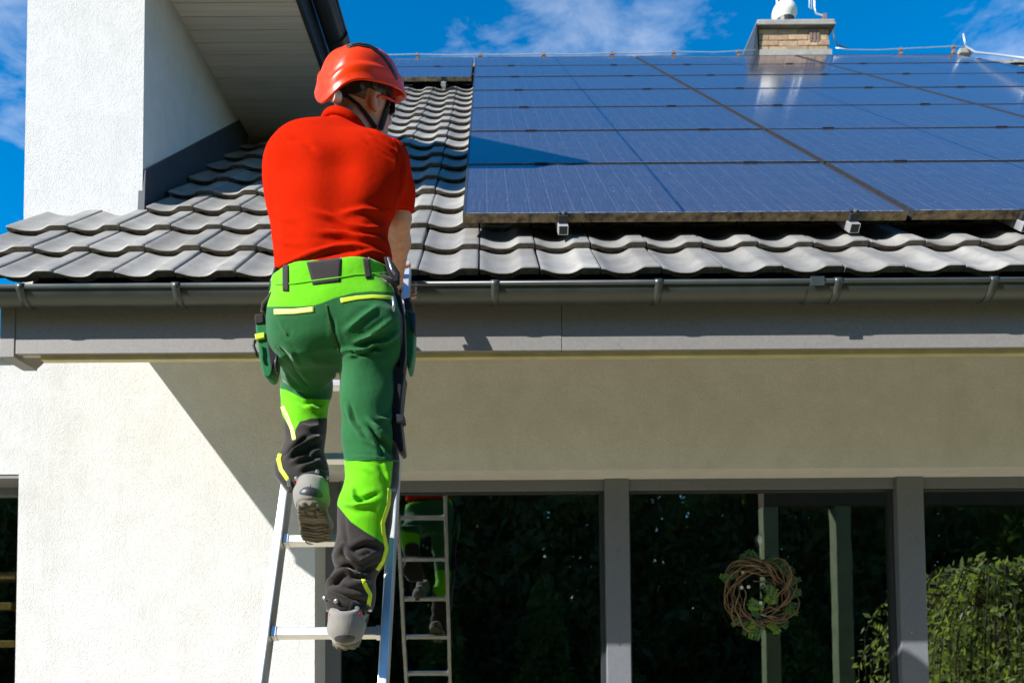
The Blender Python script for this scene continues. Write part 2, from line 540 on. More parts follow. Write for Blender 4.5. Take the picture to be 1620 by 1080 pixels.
# verge board under the left tiles and fascia
XF0 = at(15, 550, 3.06)[0]
vb = MB()
FY = 3.055
def zat(y, Y, x=800): return at(x, y, Y)[2]
ZF0, ZF1 = zat(554, FY), EZ - .03
_p = [np.array([0, FY + .162, ZF0 - .012 + .162 * math.tan(TH)]), None, None, None]
_l = (YW - FY) / math.cos(TH)
_q0 = np.array([0, FY + .162, ZF0 - .012]) + SL * .0
_q1 = _q0 + SL * (_l - .21)
_q2 = roof(0, (YW - EY) / math.cos(TH), -.012); _q3 = roof(0, .30, -.012)
for _x in (XF0 - .012, XF0 + .012): vb.v += [(_x, q[1], q[2]) for q in (_q0, _q1, _q2, _q3)]
vb.f += [(0, 1, 2, 3)[::-1], (4, 5, 6, 7), (0, 4, 5, 1)[::-1], (1, 5, 6, 2)[::-1], (2, 6, 7, 3)[::-1], (3, 7, 4, 0)[::-1]]; vb.m += [0] * 6
vb.build('verge_board', MAT['fascia'], house)
XJ = at(889, 540, FY)[0]
fas = MB()
fas.box((XF0 - .035, FY, ZF0 - .014), (XF0 + .022, FY + .16, ZF1))
fa = fas.build('fascia', MAT['fascia'], house, bevel=.003)
for a, b, nm in ((XF0 + .024, XJ - .001, 'fascia_panel'), (XJ + .001, X_R, 'fascia_panel')):
    q = MB(); q.box((a, FY + .003 + (.002 if a > 0 else 0), ZF0), (b, FY + .025, ZF1)); q.build(nm, MAT['fascia'], fa, bevel=.0015)
st = MB(); st.box((XF0 + .11, FY + .027, zat(560.5, FY)), (X_R, FY + .06, ZF0 + .03)); st.build('eave_trim', MAT['trim'], house)
# sloped soffit under the lower eave
so = MB()
a0 = np.array([XF0 + .02, FY + .06, ZF0 + .01]); ln = (YW - FY) / math.cos(TH)
for (xa, xb) in ((XF0 + .02, X_R),):
    p = [np.array([xa, FY + .06, ZF0 + .005]), np.array([xb, FY + .06, ZF0 + .005])]
    so.add([p[0], p[1], p[1] + SL * ln, p[0] + SL * ln, p[0] + NR * .02, p[1] + NR * .02, p[1] + SL * ln + NR * .02, p[0] + SL * ln + NR * .02],
           [(0, 3, 2, 1), (4, 5, 6, 7), (0, 1, 5, 4), (1, 2, 6, 5), (2, 3, 7, 6), (3, 0, 4, 7)])
so.build('lower_soffit', MAT['board'], house)

# --- gutters
def gutter(name, a, b, out, r=.066):
    """half-round gutter from a to b (lip centre line), out = unit vector to the open/front side"""
    a, b, out = [np.asarray(q, float) for q in (a, b, out)]
    n = 14
    m = MB(); rows = []
    for t in (0, 1):
        c = a + (b - a) * t
        rows.append([c + out * r * math.cos(math.pi * k / n) + np.array([0, 0, -r * math.sin(math.pi * k / n)]) for k in range(n + 1)])
    m.add(rows[0] + rows[1], [(k, k + 1, n + 2 + k, n + 1 + k) for k in range(n)])
    ri = r - .004
    rows = []
    for t in (0, 1):
        c = a + (b - a) * t
        rows.append([c + out * ri * math.cos(math.pi * k / n) + np.array([0, 0, -ri * math.sin(math.pi * k / n)]) for k in range(n + 1)])
    m.add(rows[0] + rows[1], [(k, n + 1 + k, n + 2 + k, k + 1) for k in range(n)])
    o = m.build(name, MAT['gutter'], house, smooth=True)
    bd = MB(); e = out * (r + .001) + np.array([0, 0, .002]); bd.tube([a + e, b + e], .0095, 12); bd.build('rolled_lip', MAT['gutter'], o, smooth=True)
    return o
GR = .055
GYc = FY - GR - .004
gz = zat(449, GYc - GR)
GA = np.array([-2.05, GYc, gz]); GB = np.array([X_R + .05, GYc, gz])
gut = gutter('gutter', GA, GB, (0, -1, 0), GR)
for gx in (33, 279, 783, 1042, 1326, 1572):
    X = at(gx, 455, GYc - GR)[0]
    m = MB(); w = .0145
    pts = [(-(GR + .013), .004), (-(GR + .012), .014), (-(GR - .002), .014)]
    prof = [(-math.cos(math.pi * k / 16) * (GR + .003), -math.sin(math.pi * k / 16) * (GR + .003)) for k in range(0, 17)]
    hook = [(-(GR - .012), .008), (-(GR - .009), .0135), (-(GR + .004), .0145), (-(GR + .0125), .009), (-(GR + .0135), -.003), (-(GR + .008), -.012)] + prof[2:14]
    vs = []
    for dy, dz in hook:
        vs += [(X - w, GYc + dy, gz + dz), (X + w, GYc + dy, gz + dz)]
    m.add(vs, [(2 * k, 2 * k + 1, 2 * k + 3, 2 * k + 2) for k in range(len(hook) - 1)])
    o = m.build('gutter_bracket', MAT['gutter'], gut, smooth=True)
    sm = o.modifiers.new('thick', 'SOLIDIFY'); sm.thickness = .0035; sm.offset = 1
# joint sleeve
X = at(1291, 455, GYc - GR)[0]
m = MB(); n = 14; rr = GR + .0035; vs = []
for k in range(n + 1):
    a = math.pi * k / n
    vs += [(X - .028, GYc - rr * math.cos(a), gz - rr * math.sin(a)), (X + .028, GYc - rr * math.cos(a), gz - rr * math.sin(a))]
m.add(vs, [(2 * k, 2 * k + 1, 2 * k + 3, 2 * k + 2) for k in range(n)])
sl = m.build('gutter_joint', MAT['gutter'], gut, smooth=True)
m = MB(); m.box((X - .026, GYc - GR - .0165, gz - .022), (X + .026, GYc - GR - .0135, gz + .014)); m.build('joint_clip', MAT['gutter'], sl, bevel=.002)

# --- upper eave box, gutter and roof on the left
ZB = zat(0, 4.136, 263)
YB0, YB1 = 3.2, 5.42
def edge_x(Y): return -1.0 + (Y - 4.136) * .045
bx_end = 1.63
sof = MB(); sof.add([(side_x(YB0) - .05, YB0, ZB + .02), (edge_x(YB0), YB0, ZB + .02), (edge_x(YB1), YB1, ZB + .02), (side_x(YB1) - .05, YB1, ZB + .02)], [(0, 3, 2, 1)])
so_o = sof.build('upper_soffit', MAT['dark'], house)
bw = .096; y = YB0
while y < YB1:
    m = MB(); a, b = y + .0025, min(y + bw, YB1) - .0025
    m.add([(side_x(a) - .02, a, ZB), (edge_x(a), a, ZB), (edge_x(b), b, ZB), (side_x(b) - .02, b, ZB),
           (side_x(a) - .02, a, ZB + .015), (edge_x(a), a, ZB + .015), (edge_x(b), b, ZB + .015), (side_x(b) - .02, b, ZB + .015)],
          [(0, 3, 2, 1), (4, 5, 6, 7), (0, 1, 5, 4), (1, 2, 6, 5), (2, 3, 7, 6), (3, 0, 4, 7)])
    m.build('board', MAT['board'], so_o, bevel=.002)
    y += bw
m = MB()
def prism(m, fx0, fx1, z0, z1, ya, yb, mi=0):
    m.add([(fx0(ya), ya, z0), (fx1(ya), ya, z0), (fx1(yb), yb, z0), (fx0(yb), yb, z0), (fx0(ya), ya, z1), (fx1(ya), ya, z1), (fx1(yb), yb, z1), (fx0(yb), yb, z1)],
          [(0, 3, 2, 1), (4, 5, 6, 7), (0, 1, 5, 4), (1, 2, 6, 5), (2, 3, 7, 6), (3, 0, 4, 7)], mi)
prism(m, lambda Y: edge_x(Y) + .002, lambda Y: edge_x(Y) + .027, ZB - .012, ZB + .20, YB0 - .0, YB1 + .2)
m.box((edge_x(YB0) - .62, YB0 - .025, ZB - .012), (edge_x(YB0) + .027, YB0 - .001, ZB + .2))
m.build('upper_fascia', MAT['fascia_dark'], house)
gx = .027 + .012 + .066
gutter('upper_gutter', (edge_x(2.9) + gx, 3.15, ZB + .19), (edge_x(YB1) + gx, YB1 + .05, ZB + .17), (1, 0, 0), .066)
# gutter union ring behind the helmet
Yr = 4.62; m = MB(); vs = []
for k in range(15):
    a = math.pi * k / 14
    vs += [(edge_x(Yr) + gx + .072 * math.cos(a), Yr - .03, ZB + .178 - .072 * math.sin(a)), (edge_x(Yr) + gx + .072 * math.cos(a), Yr + .03, ZB + .178 - .072 * math.sin(a))]
m.add(vs, [(2 * k, 2 * k + 1, 2 * k + 3, 2 * k + 2) for k in range(14)]); m.build('gutter_joint', MAT['gutter'], house, smooth=True)
ur = MB()
e0 = edge_x(4) + .06
ur.add([(e0, YB0 - .05, ZB + .21), (e0 - 2.0, YB0 - .05, ZB + .21 + 1.62), (e0 - 2.0, 6.1, ZB + .21 + 1.62), (e0, 6.1, ZB + .21),
        (e0, YB0 - .05, ZB + .28), (e0 - 2.0, YB0 - .05, ZB + .28 + 1.62), (e0 - 2.0, 6.1, ZB + .28 + 1.62), (e0, 6.1, ZB + .28)],
       [(0, 3, 2, 1), (4, 5, 6, 7), (0, 1, 5, 4), (1, 2, 6, 5), (2, 3, 7, 6), (3, 0, 4, 7)])
ur.build('upper_roof', MAT['tile'], house)
# flashing along the foot of the side wall
fl = MB()
s0 = (YW - .01 - EY) / math.cos(TH); s1 = (5.30 - EY) / math.cos(TH)
def flp(s, h, off): p = roof(0, s, 0); return (side_x(p[1]) + off, p[1], p[2] + h)
fl.add([flp(s0, -.1, .012), flp(s1, -.1, .012), flp(s1, .20, .012), flp(s0 + .02, .20, .012), flp(s0, -.1, -.02), flp(s1, -.1, -.02), flp(s1, .20, -.02), flp(s0 + .02, .20, -.02)],
       [(0, 1, 2, 3), (7, 6, 5, 4), (0, 3, 7, 4), (1, 5, 6, 2), (3, 2, 6, 7), (0, 4, 5, 1)])
fl.build('wall_flashing', MAT['flash'], house)

# --- big window
YFm = YW + WD
fz_t = zat(776, YFm)                            # bottom of top frame
win = empty('window', (XO0, YFm, 0)); put(win, house)
def vx(x, y=900): return at(x, y, YFm)[0]
fr = MB()
fr.box((XO0 - .02, YFm + .03, 0.06), (vx(536), YFm + .10, ZO + .05))
fr.build('frame_jamb', MAT['frame'], win, bevel=.004)
fr = MB()
fr.box((vx(536) + .002, YFm + .03, zat(751, YFm)), (5.6, YFm + .10, ZO + .05)); fr.build('frame_head', MAT['frame'], win, bevel=.004)
fr = MB(); fr.box((vx(536) + .002, YFm + .012, fz_t), (5.6, YFm + .09, zat(753.5, YFm))); fr.build('frame_head', MAT['frame'], win, bevel=.003)
mulls = [(958, 996), (1421, 1463)]
for a, b in mulls:
    q = MB(); q.box((vx(a), YFm - .012, .06), (vx(b), YFm + .095, zat(753.7, YFm) - .003)); mo = q.build('mullion', MAT['frame'], win, bevel=.004)
    for xs, w in ((vx(a) - .020, .018), (vx(b) + .002, .010)):
        q = MB(); q.box((xs, YFm + .03, .06), (xs + w, YFm + .085, fz_t + .004)); q.build('gasket', MAT['frame_dark'], mo)
    for zz in (852, 1000, 800):
        q = MB(); c = at(a + 21, zz + (a % 7) * 3, YFm - .012); q.tube([c + np.array([0, .002, 0]), c + np.array([0, -.003, 0])], .006, 10); q.build('screw_cap', MAT['steel'], mo, smooth=False)
gb = MB(); gb.box((vx(536), YFm + .02, fz_t - .007), (5.6, YFm + .07, fz_t - .001)); gb.build('gasket', MAT['frame_dark'], win)
YG = YFm + .055
xs = [vx(536) - .01, vx(958) + .02, vx(1421) + .02, 5.7]
for i in range(3):
    q = MB(); q.box((xs[i] + (.005 if i else 0), YG, .1), (xs[i + 1], YG + .024, fz_t + .02)); q.build('pane', MAT['glass'], win)
q = MB(); q.box((XO0, YW + .12, 0.0), (5.6, YFm + .1, .06)); q.build('sill', MAT['concrete'], win)

# --- left window
lw = empty('window', (XL - .6, YFm, 0)); put(lw, house)
q = MB(); q.box((XL - 2.35, YFm + .02, zat(783, YFm, 10)), (XL + .02, YFm + .09, ZL + .04)); q.build('frame_head', MAT['frame'], lw, bevel=.004)
q = MB(); q.box((XL - 2.29, YW + .005, ZL - .018), (XL + .0, YFm + .018, ZL - .002)); q.build('lintel_lip', MAT['fascia'], lw)
q = MB(); q.box((XL - 2.35, YG, .3), (XL + .03, YG + .024, zat(783, YFm, 10) + .02)); q.build('pane', MAT['glass'], lw)
q = MB(); q.box((XL - 2.29, YW - .03, .82), (XL - .0, YFm + .05, .86)); q.build('sill', MAT['concrete'], lw)

# --- interior
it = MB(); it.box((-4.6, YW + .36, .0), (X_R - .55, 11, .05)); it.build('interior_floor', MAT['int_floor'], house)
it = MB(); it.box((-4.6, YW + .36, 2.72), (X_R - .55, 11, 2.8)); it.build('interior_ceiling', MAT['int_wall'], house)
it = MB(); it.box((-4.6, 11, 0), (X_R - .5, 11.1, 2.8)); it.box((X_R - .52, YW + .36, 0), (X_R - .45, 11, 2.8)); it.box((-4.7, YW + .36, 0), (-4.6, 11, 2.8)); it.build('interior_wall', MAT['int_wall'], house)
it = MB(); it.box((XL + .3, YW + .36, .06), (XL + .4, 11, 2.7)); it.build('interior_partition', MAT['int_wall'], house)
for k, yp in enumerate((910, 958, 1018)):
    c = at(24, yp, 4.24); q = MB(); q.box((c[0] - .9, 4.24, c[2] - .02), (c[0] - .02 * (k % 2), 4.5, c[2] + .02)); q.build('stair_tread', MAT['wood'], house, bevel=.004)

# ------------------------------------------------------------------ solar panels
def panel_glass():
    m, nt, b = node_mat('solar_glass')
    uv = nt.nodes.new('ShaderNodeUVMap'); uv.uv_map = 'UVMap'
    sp = nt.nodes.new('ShaderNodeSeparateXYZ'); nt.links.new(uv.outputs[0], sp.inputs[0])
    def lines(sock, n, w):
        f = math_n(nt, 'FRACT', math_n(nt, 'MULTIPLY', sock, n))
        d = math_n(nt, 'ABSOLUTE', math_n(nt, 'SUBTRACT', f, .5))
        return math_n(nt, 'GREATER_THAN', d, .5 - w)
    gx = lines(sp.outputs['X'], 20, .022); gy = lines(sp.outputs['Y'], 6, .012)
    bus = lines(sp.outputs['X'], 100, .06)
    mid = math_n(nt, 'LESS_THAN', math_n(nt, 'ABSOLUTE', math_n(nt, 'SUBTRACT', sp.outputs['X'], .5)), .0042)
    c = mixc(nt, math_n(nt, 'MULTIPLY', gx, .46), (.044, .048, .080), (.125, .135, .175))
    c = mixc(nt, math_n(nt, 'MULTIPLY', gy, .8), c, (.012, .018, .06))
    c = mixc(nt, math_n(nt, 'MULTIPLY', bus, .10), c, (.12, .14, .2))
    c = mixc(nt, mid, c, (.008, .012, .045))
    # dust: streaks down the slope, specks, a deposit at the lower edge
    dn = pos_noise(nt, 60, 5, .7, (2.2, .10, .10))
    dust = ramp(nt, dn, [(.46, 0.0), (.8, .22)])
    c = mixc(nt, dust, c, (.24, .24, .25))
    vor = nt.nodes.new('ShaderNodeTexVoronoi'); vor.inputs['Scale'].default_value = 16
    g = nt.nodes.new('ShaderNodeNewGeometry'); nt.links.new(g.outputs['Position'], vor.inputs['Vector'])
    spk = math_n(nt, 'LESS_THAN', vor.outputs['Distance'], .045)
    c = mixc(nt, math_n(nt, 'MULTIPLY', spk, .7), c, (.55, .55, .55))
    lowv = math_n(nt, 'MULTIPLY', math_n(nt, 'LESS_THAN', sp.outputs['Y'], .018), ramp(nt, pos_noise(nt, 60, 4), [(.4, 0.0), (.62, .7)]))
    c = mixc(nt, lowv, c, (.42, .40, .36))
    nt.links.new(c, b.inputs['Base Color'])
    b.inputs['Roughness'].default_value = .11
    nt.links.new(ramp(nt, dn, [(.3, .07), (.8, .17)]), b.inputs['Roughness'])
    b.inputs['IOR'].default_value = 1.43
    bump(nt, b, pos_noise(nt, 3, 2), .02, .02)
    return m
MAT['pv'] = panel_glass()
COLN = ['left-hand', 'second', 'third', 'far right']
ROWN = ['lowest', 'second lowest', 'third lowest', 'middle', 'third highest', 'second highest', 'highest']
def make_panel_meshes():
    w, h = PW - .024, PH - .020
    T = .035
    def P(x, s, hh): return (x, s * SL[1] + hh * NR[1], s * SL[2] + hh * NR[2])
    fm = MB(); e = .011
    def bar(x0, x1, s0, s1, h0, h1, mi):
        fm.add([P(x0, s0, h0), P(x1, s0, h0), P(x1, s1, h0), P(x0, s1, h0), P(x0, s0, h1), P(x1, s0, h1), P(x1, s1, h1), P(x0, s1, h1)],
               [(0, 3, 2, 1), (4, 5, 6, 7), (1, 2, 6, 5), (2, 3, 7, 6), (3, 0, 4, 7)], 0)
        fm.add([P(x0, s0, h0), P(x1, s0, h0), P(x1, s0, h1), P(x0, s0, h1)], [(0, 1, 2, 3)], mi)
    bar(0, w, 0, e, -T, 0, 1); bar(0, w, h - e, h, -T, 0, 0); bar(0, e, e + .0005, h - e - .0005, -T, 0, 0); bar(w - e, w, e + .0005, h - e - .0005, -T, 0, 0)
    fme = fm.build('frame', [MAT['panel_frame'], MAT['panel_edge']], mesh_only=True)
    gm = MB(); gm.quad(P(e - .001, e - .001, -.002), P(w - e + .001, e - .001, -.002), P(w - e + .001, h - e + .001, -.002), P(e - .001, h - e + .001, -.002))
    gm.quad(P(e - .001, e - .001, -.02), P(e - .001, h - e + .001, -.02), P(w - e + .001, h - e + .001, -.02), P(w - e + .001, e - .001, -.02), m=1)
    gme = gm.build('glass', [MAT['pv'], MAT['dark']], mesh_only=True)
    uvl = gme.uv_layers.new(name='UVMap')
    for i, q in enumerate([(0, 0), (1, 0), (1, 1), (0, 1)] + [(0, 0), (0, 1), (1, 1), (1, 0)]): uvl.data[i].uv = q
    return fme, gme
FME, GME = make_panel_meshes()
_m = MB(); _m.obox(NR * .0025, (1, 0, 0), SL, NR, (.035, .011, .003)); CLAMP = _m.build('clamp', MAT['panel_frame'], mesh_only=True)
def panel(c, r, label):
    p = P0 + np.array([c * PW, 0, 0]) + SL * (r * PH)
    e = empty('solar_panel', p, label, 'solar panel', 'solar panels on the tiled roof')
    for nm, me in (('frame', FME), ('glass', GME)):
        o = bpy.data.objects.new(nm, me); COL.objects.link(o); o.parent = e
    if r < 6:
        for fx in (.21, .80):
            o = bpy.data.objects.new('clamp', CLAMP); COL.objects.link(o); o.parent = e
            o.location = (fx * (PW - .024), (PH - .010) * SL[1], (PH - .010) * SL[2])
    e.rotation_euler = (rng.normal(0, .0009), rng.normal(0, .0009), 0)
for r in range(7):
    for c in range(3):
        panel(c, r, 'solar panel in the %s row, %s column from the bare tile strip' % (ROWN[r], ('first', 'second', 'third')[c]))
panel(-1, 6, 'solar panel above the bare tile strip, upper of the two beside the red helmet')
panel(-1, 5, 'solar panel above the bare tile strip, lower of the two beside the red helmet')

# mounting rails (run up the slope) with end clamps
railx = [888, 1338, 1604]
sp0 = (P0 - roof(0, 0)) @ SL
rail_n = ['under the left end of the lowest solar panel', 'under the right end of the lowest left solar panel', 'beneath the lowest solar panel at the right picture edge']
for k, px in enumerate(railx):
    X = at(px, 352, roof(0, sp0)[1])[0]
    e = empty('mounting_rail', roof(X, sp0, .07), 'square grey rail end ' + rail_n[k], 'rail', 'mounting rails of the solar panels')
    m = MB(); hp = OFF - .0355 - .0185
    wv = .021
    m.obox(roof(X, sp0 + 3.2, hp), (1, 0, 0), SL, NR, (wv, 3.255, .018))
    r_o = m.build('rail', MAT['alu'], e, bevel=.002)
    m = MB(); m.obox(roof(X, sp0 - .054, hp), (1, 0, 0), SL, NR, (wv - .004, .002, .016)); m.build('end_cap', MAT['panel_frame'], r_o, bevel=.001)
    m = MB(); m.obox(roof(X, sp0 - .014, OFF - .018), (1, 0, 0), SL, NR, (.019, .012, .0155)); m.obox(roof(X, sp0 + .0, OFF + .0025), (1, 0, 0), SL, NR, (.019, .016, .002))
    m.build('end_clamp', MAT['panel_frame'], e, bevel=.002)
    m = MB(); c = roof(X, sp0 - .012, OFF); m.tube([c, c + NR * .011], .007, 8); m.build('clamp_bolt', MAT['steel'], e)
    m = MB(); m.obox(roof(X - .05, sp0 + .28, .045), (1, 0, 0), SL, NR, (.015, .003, .035)); m.build('roof_hook', MAT['steel'], e)
# left group rail end
X = at(697, 130, 7)[0]
e = empty('mounting_rail', roof(X, sp0 + 5 * PH, .07), 'grey mounting rail end at the top of the bare tile strip', 'rail', 'mounting rails of the solar panels')
m = MB(); m.obox(roof(X, sp0 + 5 * PH + 1.0, .061), (1, 0, 0), SL, NR, (.021, 1.06, .018)); m.build('rail', MAT['alu'], e, bevel=.002)
m = MB(); m.obox(roof(X, sp0 + 5 * PH - .02, .098), (1, 0, 0), SL, NR, (.02, .014, .02)); m.build('end_clamp', MAT['panel_frame'], e)
m = MB(); m.obox(roof(X, sp0 + 5 * PH + .02, .04), (1, 0, 0), SL, NR, (.02, .02, .035)); m.build('roof_hook', MAT['steel'], e)
# ------------------------------------------------------------------ ridge, chimney, lightning wire
rd = MB()
ridge_h = .02
for k in range(26):
    x0 = deck_x0 + .6 + k * .36
    if x0 > X_R - .1: break
    m = MB(); pts = []; n = 8
    for t, r in ((0, .098), (.05, .094), (.38, .088)):
        c = roof(x0 + t, RIDGE_S + .02, ridge_h - .06)
        pts.append([c + np.array([0, -r * math.cos(math.pi * q / n), r * .75 * math.sin(math.pi * q / n)]) for q in range(n + 1)])
    vs = [p for row in pts for p in row]
    m.add(vs, [(a * (n + 1) + q, a * (n + 1) + q + 1, (a + 1) * (n + 1) + q + 1, (a + 1) * (n + 1) + q) for a in range(2) for q in range(n)])
    m.build('ridge_tile', MAT['tile'], roof_o, smooth=True)
CHY = roof(0, RIDGE_S)[1] + .30
def cxp(x, y=60): return at(x, y, CHY)[0]
def czp(y): return at(1255, y, CHY)[2]
CX0, CX1 = cxp(1200), cxp(1312)
CZ0, CZ1 = czp(100), czp(46)
chim = empty('chimney', (CX0, CHY, CZ0)); put(chim, house)
CDEP = .62
m = MB(); m.box((CX0 + .008, CHY + .008, CZ0 - .8), (CX1 - .008, CHY + CDEP - .008, CZ1)); co = m.build('core', MAT['mortar'], chim)
bh = .073; bl = .245
nz = int((CZ1 - CZ0) / bh) + 1
for k in range(nz):
    z0 = CZ1 - (k + 1) * bh + .005; z1 = CZ1 - k * bh - .005
    for face in range(2):
        x = 0 - (bl / 2 if k % 2 else 0); Lf = (CX1 - CX0) if face == 0 else CDEP
        while x < Lf - .01:
            a, b = max(x, 0) + .005, min(x + bl, Lf) - .005
            if b - a > .03:
                q = MB(); j = rng.normal(0, .003)
                if face == 0: q.box((CX0 + a, CHY - .004 + j, z0), (CX0 + b, CHY + .05, z1))
                else: q.box((CX0 - .004 + j, CHY + a + .06, z0), (CX0 + .05, CHY + b, z1))
                q.build('brick', MAT['brick'], chim)
            x += bl
m = MB(); xv = CX0 + (CX1 - CX0) * .72
for q in range(3): m.box((xv + q * .045, CHY - .012, CZ1 - .17), (xv + .03 + q * .045, CHY + .02, CZ1 - .02))
m.build('vent_grille', MAT['copper'], chim)
cap = MB(); zc0 = CZ1; zc1 = czp(36)
cap.box((CX0 - .04, CHY - .07, zc0 + .002), (CX1 + .06, CHY + CDEP + .07, zc0 + .035)); cap.box((CX0 - .03, CHY - .06, zc0 + .035), (CX1 + .05, CHY + CDEP + .06, zc1))
cap.build('cap', MAT['concrete'], chim, bevel=.01)
m = MB(); m.add([(CX0 - .045, CHY - .075, zc0 + .03), (CX0 - .006, CHY - .006, CZ0 - .1), (CX0 - .006, CHY + CDEP, CZ0 - .1), (CX0 - .045, CHY + CDEP + .07, zc0 + .03), (CX0 - .05, CHY - .075, zc0 + .0), (CX0 - .10, CHY - .006, CZ0 - .1), (CX0 - .10, CHY + CDEP, CZ0 - .1), (CX0 - .05, CHY + CDEP + .07, zc0 + .0)],
    [(0, 1, 2, 3), (7, 6, 5, 4), (0, 4, 5, 1), (1, 5, 6, 2), (2, 6, 7, 3), (3, 7, 4, 0)])
m.build('side_flashing', MAT['fascia_dark'], chim)
m = MB(); m.box((CX0 - .02, CHY - .02, czp(86) - .2), (CX1 + .02, CHY - .006, czp(80))); m.build('base_flashing', MAT['concrete'], chim)
# dome cowl
dc = at(1241, 34, CHY + .22); rr = 19.5 * (CHY + .22) / F
m = MB(); n = 20; ps = []
prof = [(.80, 0), (.86, .18), (1.0, .45), (1.02, .70), (.95, 1.0), (.80, 1.28), (.56, 1.52), (.28, 1.66), (.02, 1.70)]
for r, z in prof: ps += [dc + np.array([rr * r * math.cos(2 * math.pi * q / n), rr * r * math.sin(2 * math.pi * q / n), rr * z]) for q in range(n)]
m.add(ps, [(a * n + q, a * n + (q + 1) % n, (a + 1) * n + (q + 1) % n, (a + 1) * n + q) for a in range(len(prof) - 1) for q in range(n)])
m.build('cowl', MAT['cowl'], chim, smooth=True)
m = MB(); m.tube([dc + np.array([0, 0, -.06]), dc + np.array([0, 0, .02])], rr * .78, 16); m.build('cowl_neck', MAT['panel_frame'], chim)

# lightning conductor
lwire = empty('lightning_conductor', roof(0, RIDGE_S, .1), 'thin pale lightning wire on clips along the roof ridge', 'wire')
YR = roof(0, RIDGE_S)[1]
pts = []
wp = [(540, 86), (620, 87), (660, 86), (710, 87.5), (760, 86.5), (810, 87), (860, 85.5), (915, 86.5), (968, 84), (1017, 84.5), (1066, 82), (1130, 83), (1168, 81), (1195, 79)]
m = MB(); m.tube([at(x, y, YR) for x, y in wp], .006, 6); m.build('wire', MAT['wire'], lwire, smooth=True)
wp2 = [(1322, 76), (1345, 79), (1385, 79.5), (1425, 77.5), (1470, 75.5), (1508, 73.5), (1524, 74)]
m = MB(); m.tube([at(x, y, YR) for x, y in wp2], .006, 6); m.build('wire', MAT['wire'], lwire, smooth=True)
m = MB(); m.tube([at(1528, 74, YR), at(1543, 83, YR - .3), at(1580, 87, YR - 1.2), at(1640, 95, YR - 2.2)], .011, 6); m.build('wire', MAT['wire'], lwire, smooth=True)
m = MB(); m.tube([at(1528, 76, YR), at(1524, 54, YR)], .011, 6); m.build('rod', MAT['wire'], lwire, smooth=True)
for x, y in ((660, 86), (760, 86.5), (860, 85.5), (968, 84), (1066, 82), (1168, 81), (1425, 77.5), (1508, 73.5)):
    c = at(x, y, YR); m = MB(); m.box(c - np.array([.014, .014, .09]), c + np.array([.014, .014, .008])); m.box(c - np.array([.022, .022, .03]), c + np.array([.022, .022, -.012])); m.build('clip', MAT['copper'], lwire)
c = at(1528, 82, YR); m = MB(); m.box(c - np.array([.10, .05, .05]), c + np.array([.06, .05, .012])); m.build('end_cap', MAT['concrete'], lwire, bevel=.01)
ant = empty('chimney_rod', at(1300, 30, CHY + .3), 'bent white lightning rod standing on the chimney cap', 'rod')
m = MB(); m.tube([at(1287, -40, CHY + .3), at(1289, 14, CHY + .3), at(1291, 22, CHY + .3), at(1303, 25, CHY + .3), at(1304, 38, CHY + .3)], .011, 8); m.build('rod', MAT['wire'], ant, smooth=True)
m = MB(); c = at(1304, 29, CHY + .3); m.box(c - np.array([.022, .022, .06]), c + np.array([.022, .022, .05])); m.build('rod_base', MAT['copper'], ant)
m = MB(); m.tube([at(1282, -40, CHY + .5), at(1280, 12, CHY + .5), at(1284, 16, CHY + .5), at(1284, -2, CHY + .5)], .007, 8); m.build('rod', MAT['wire'], ant, smooth=True)
dwn = [(1318, 44), (1320, 62), (1326, 71), (1338, 76), (1345, 79)]
m = MB(); m.tube([at(x, y, CHY - .03) for x, y in dwn], .009, 6); m.build('wire', MAT['fascia_dark'], lwire, smooth=True)
m = MB(); m.tube([at(1229, -20, CHY + .2), at(1229, 8, CHY + .2)], .010, 6); m.build('rod', MAT['wire'], ant)

# ------------------------------------------------------------------ ladder
LEAN = math.radians(25.3)
LD = np.array([0, math.sin(LEAN), math.cos(LEAN)])
LN = np.array([0, -math.cos(LEAN), math.sin(LEAN)])       # towards the climber
LX0, LX1 = -.632, -.271                                   # outer faces of the rails
_rg = at(520, 1001, 2.26)                                 # a rung in view
LBASE = np.array([0, _rg[1], _rg[2]]) - LD * (_rg[2] / LD[2])
def lad(x, s, h=0): return np.array([x, LBASE[1], LBASE[2]]) + LD * s + LN * h
ladder = empty('ladder', lad((LX0 + LX1) / 2, 0), 'silver aluminium ladder leaning on the gutter under the worker', 'ladder')
LTOP = 3.23
for x0, x1 in ((LX0, LX0 + .025), (LX1 - .025, LX1)):
    m = MB(); m.obox(lad((x0 + x1) / 2, LTOP / 2), (1, 0, 0), LN, LD, (.0125, .031, LTOP / 2)); r_o = m.build('rail', MAT['alu'], ladder, bevel=.003)
    m = MB(); m.obox(lad((x0 + x1) / 2, .03), (1, 0, 0), LN, LD, (.017, .036, .035)); m.build('rubber_foot', MAT['panel_frame'], r_o, bevel=.004)
RS = .3075
srg = (_rg[2] - 0) / LD[2]
k0 = -int(srg / RS)
for k in range(k0, 12):
    s_ = srg + k * RS
    if s_ < .1 or s_ > LTOP - .1: continue
    m = MB(); m.obox(lad((LX0 + LX1) / 2, s_), (1, 0, 0), LN, LD, ((LX1 - LX0) / 2 - .026, .015, .0135))
    r_o = m.build('rung', MAT['alu'], ladder, bevel=.003)
    for sx in (LX0 + .034, LX1 - .034):
        m = MB(); m.obox(lad(sx, s_), (1, 0, 0), LN, LD, (.0075, .0175, .016)); m.build('rung_collar', MAT['alu'], r_o, bevel=.002)

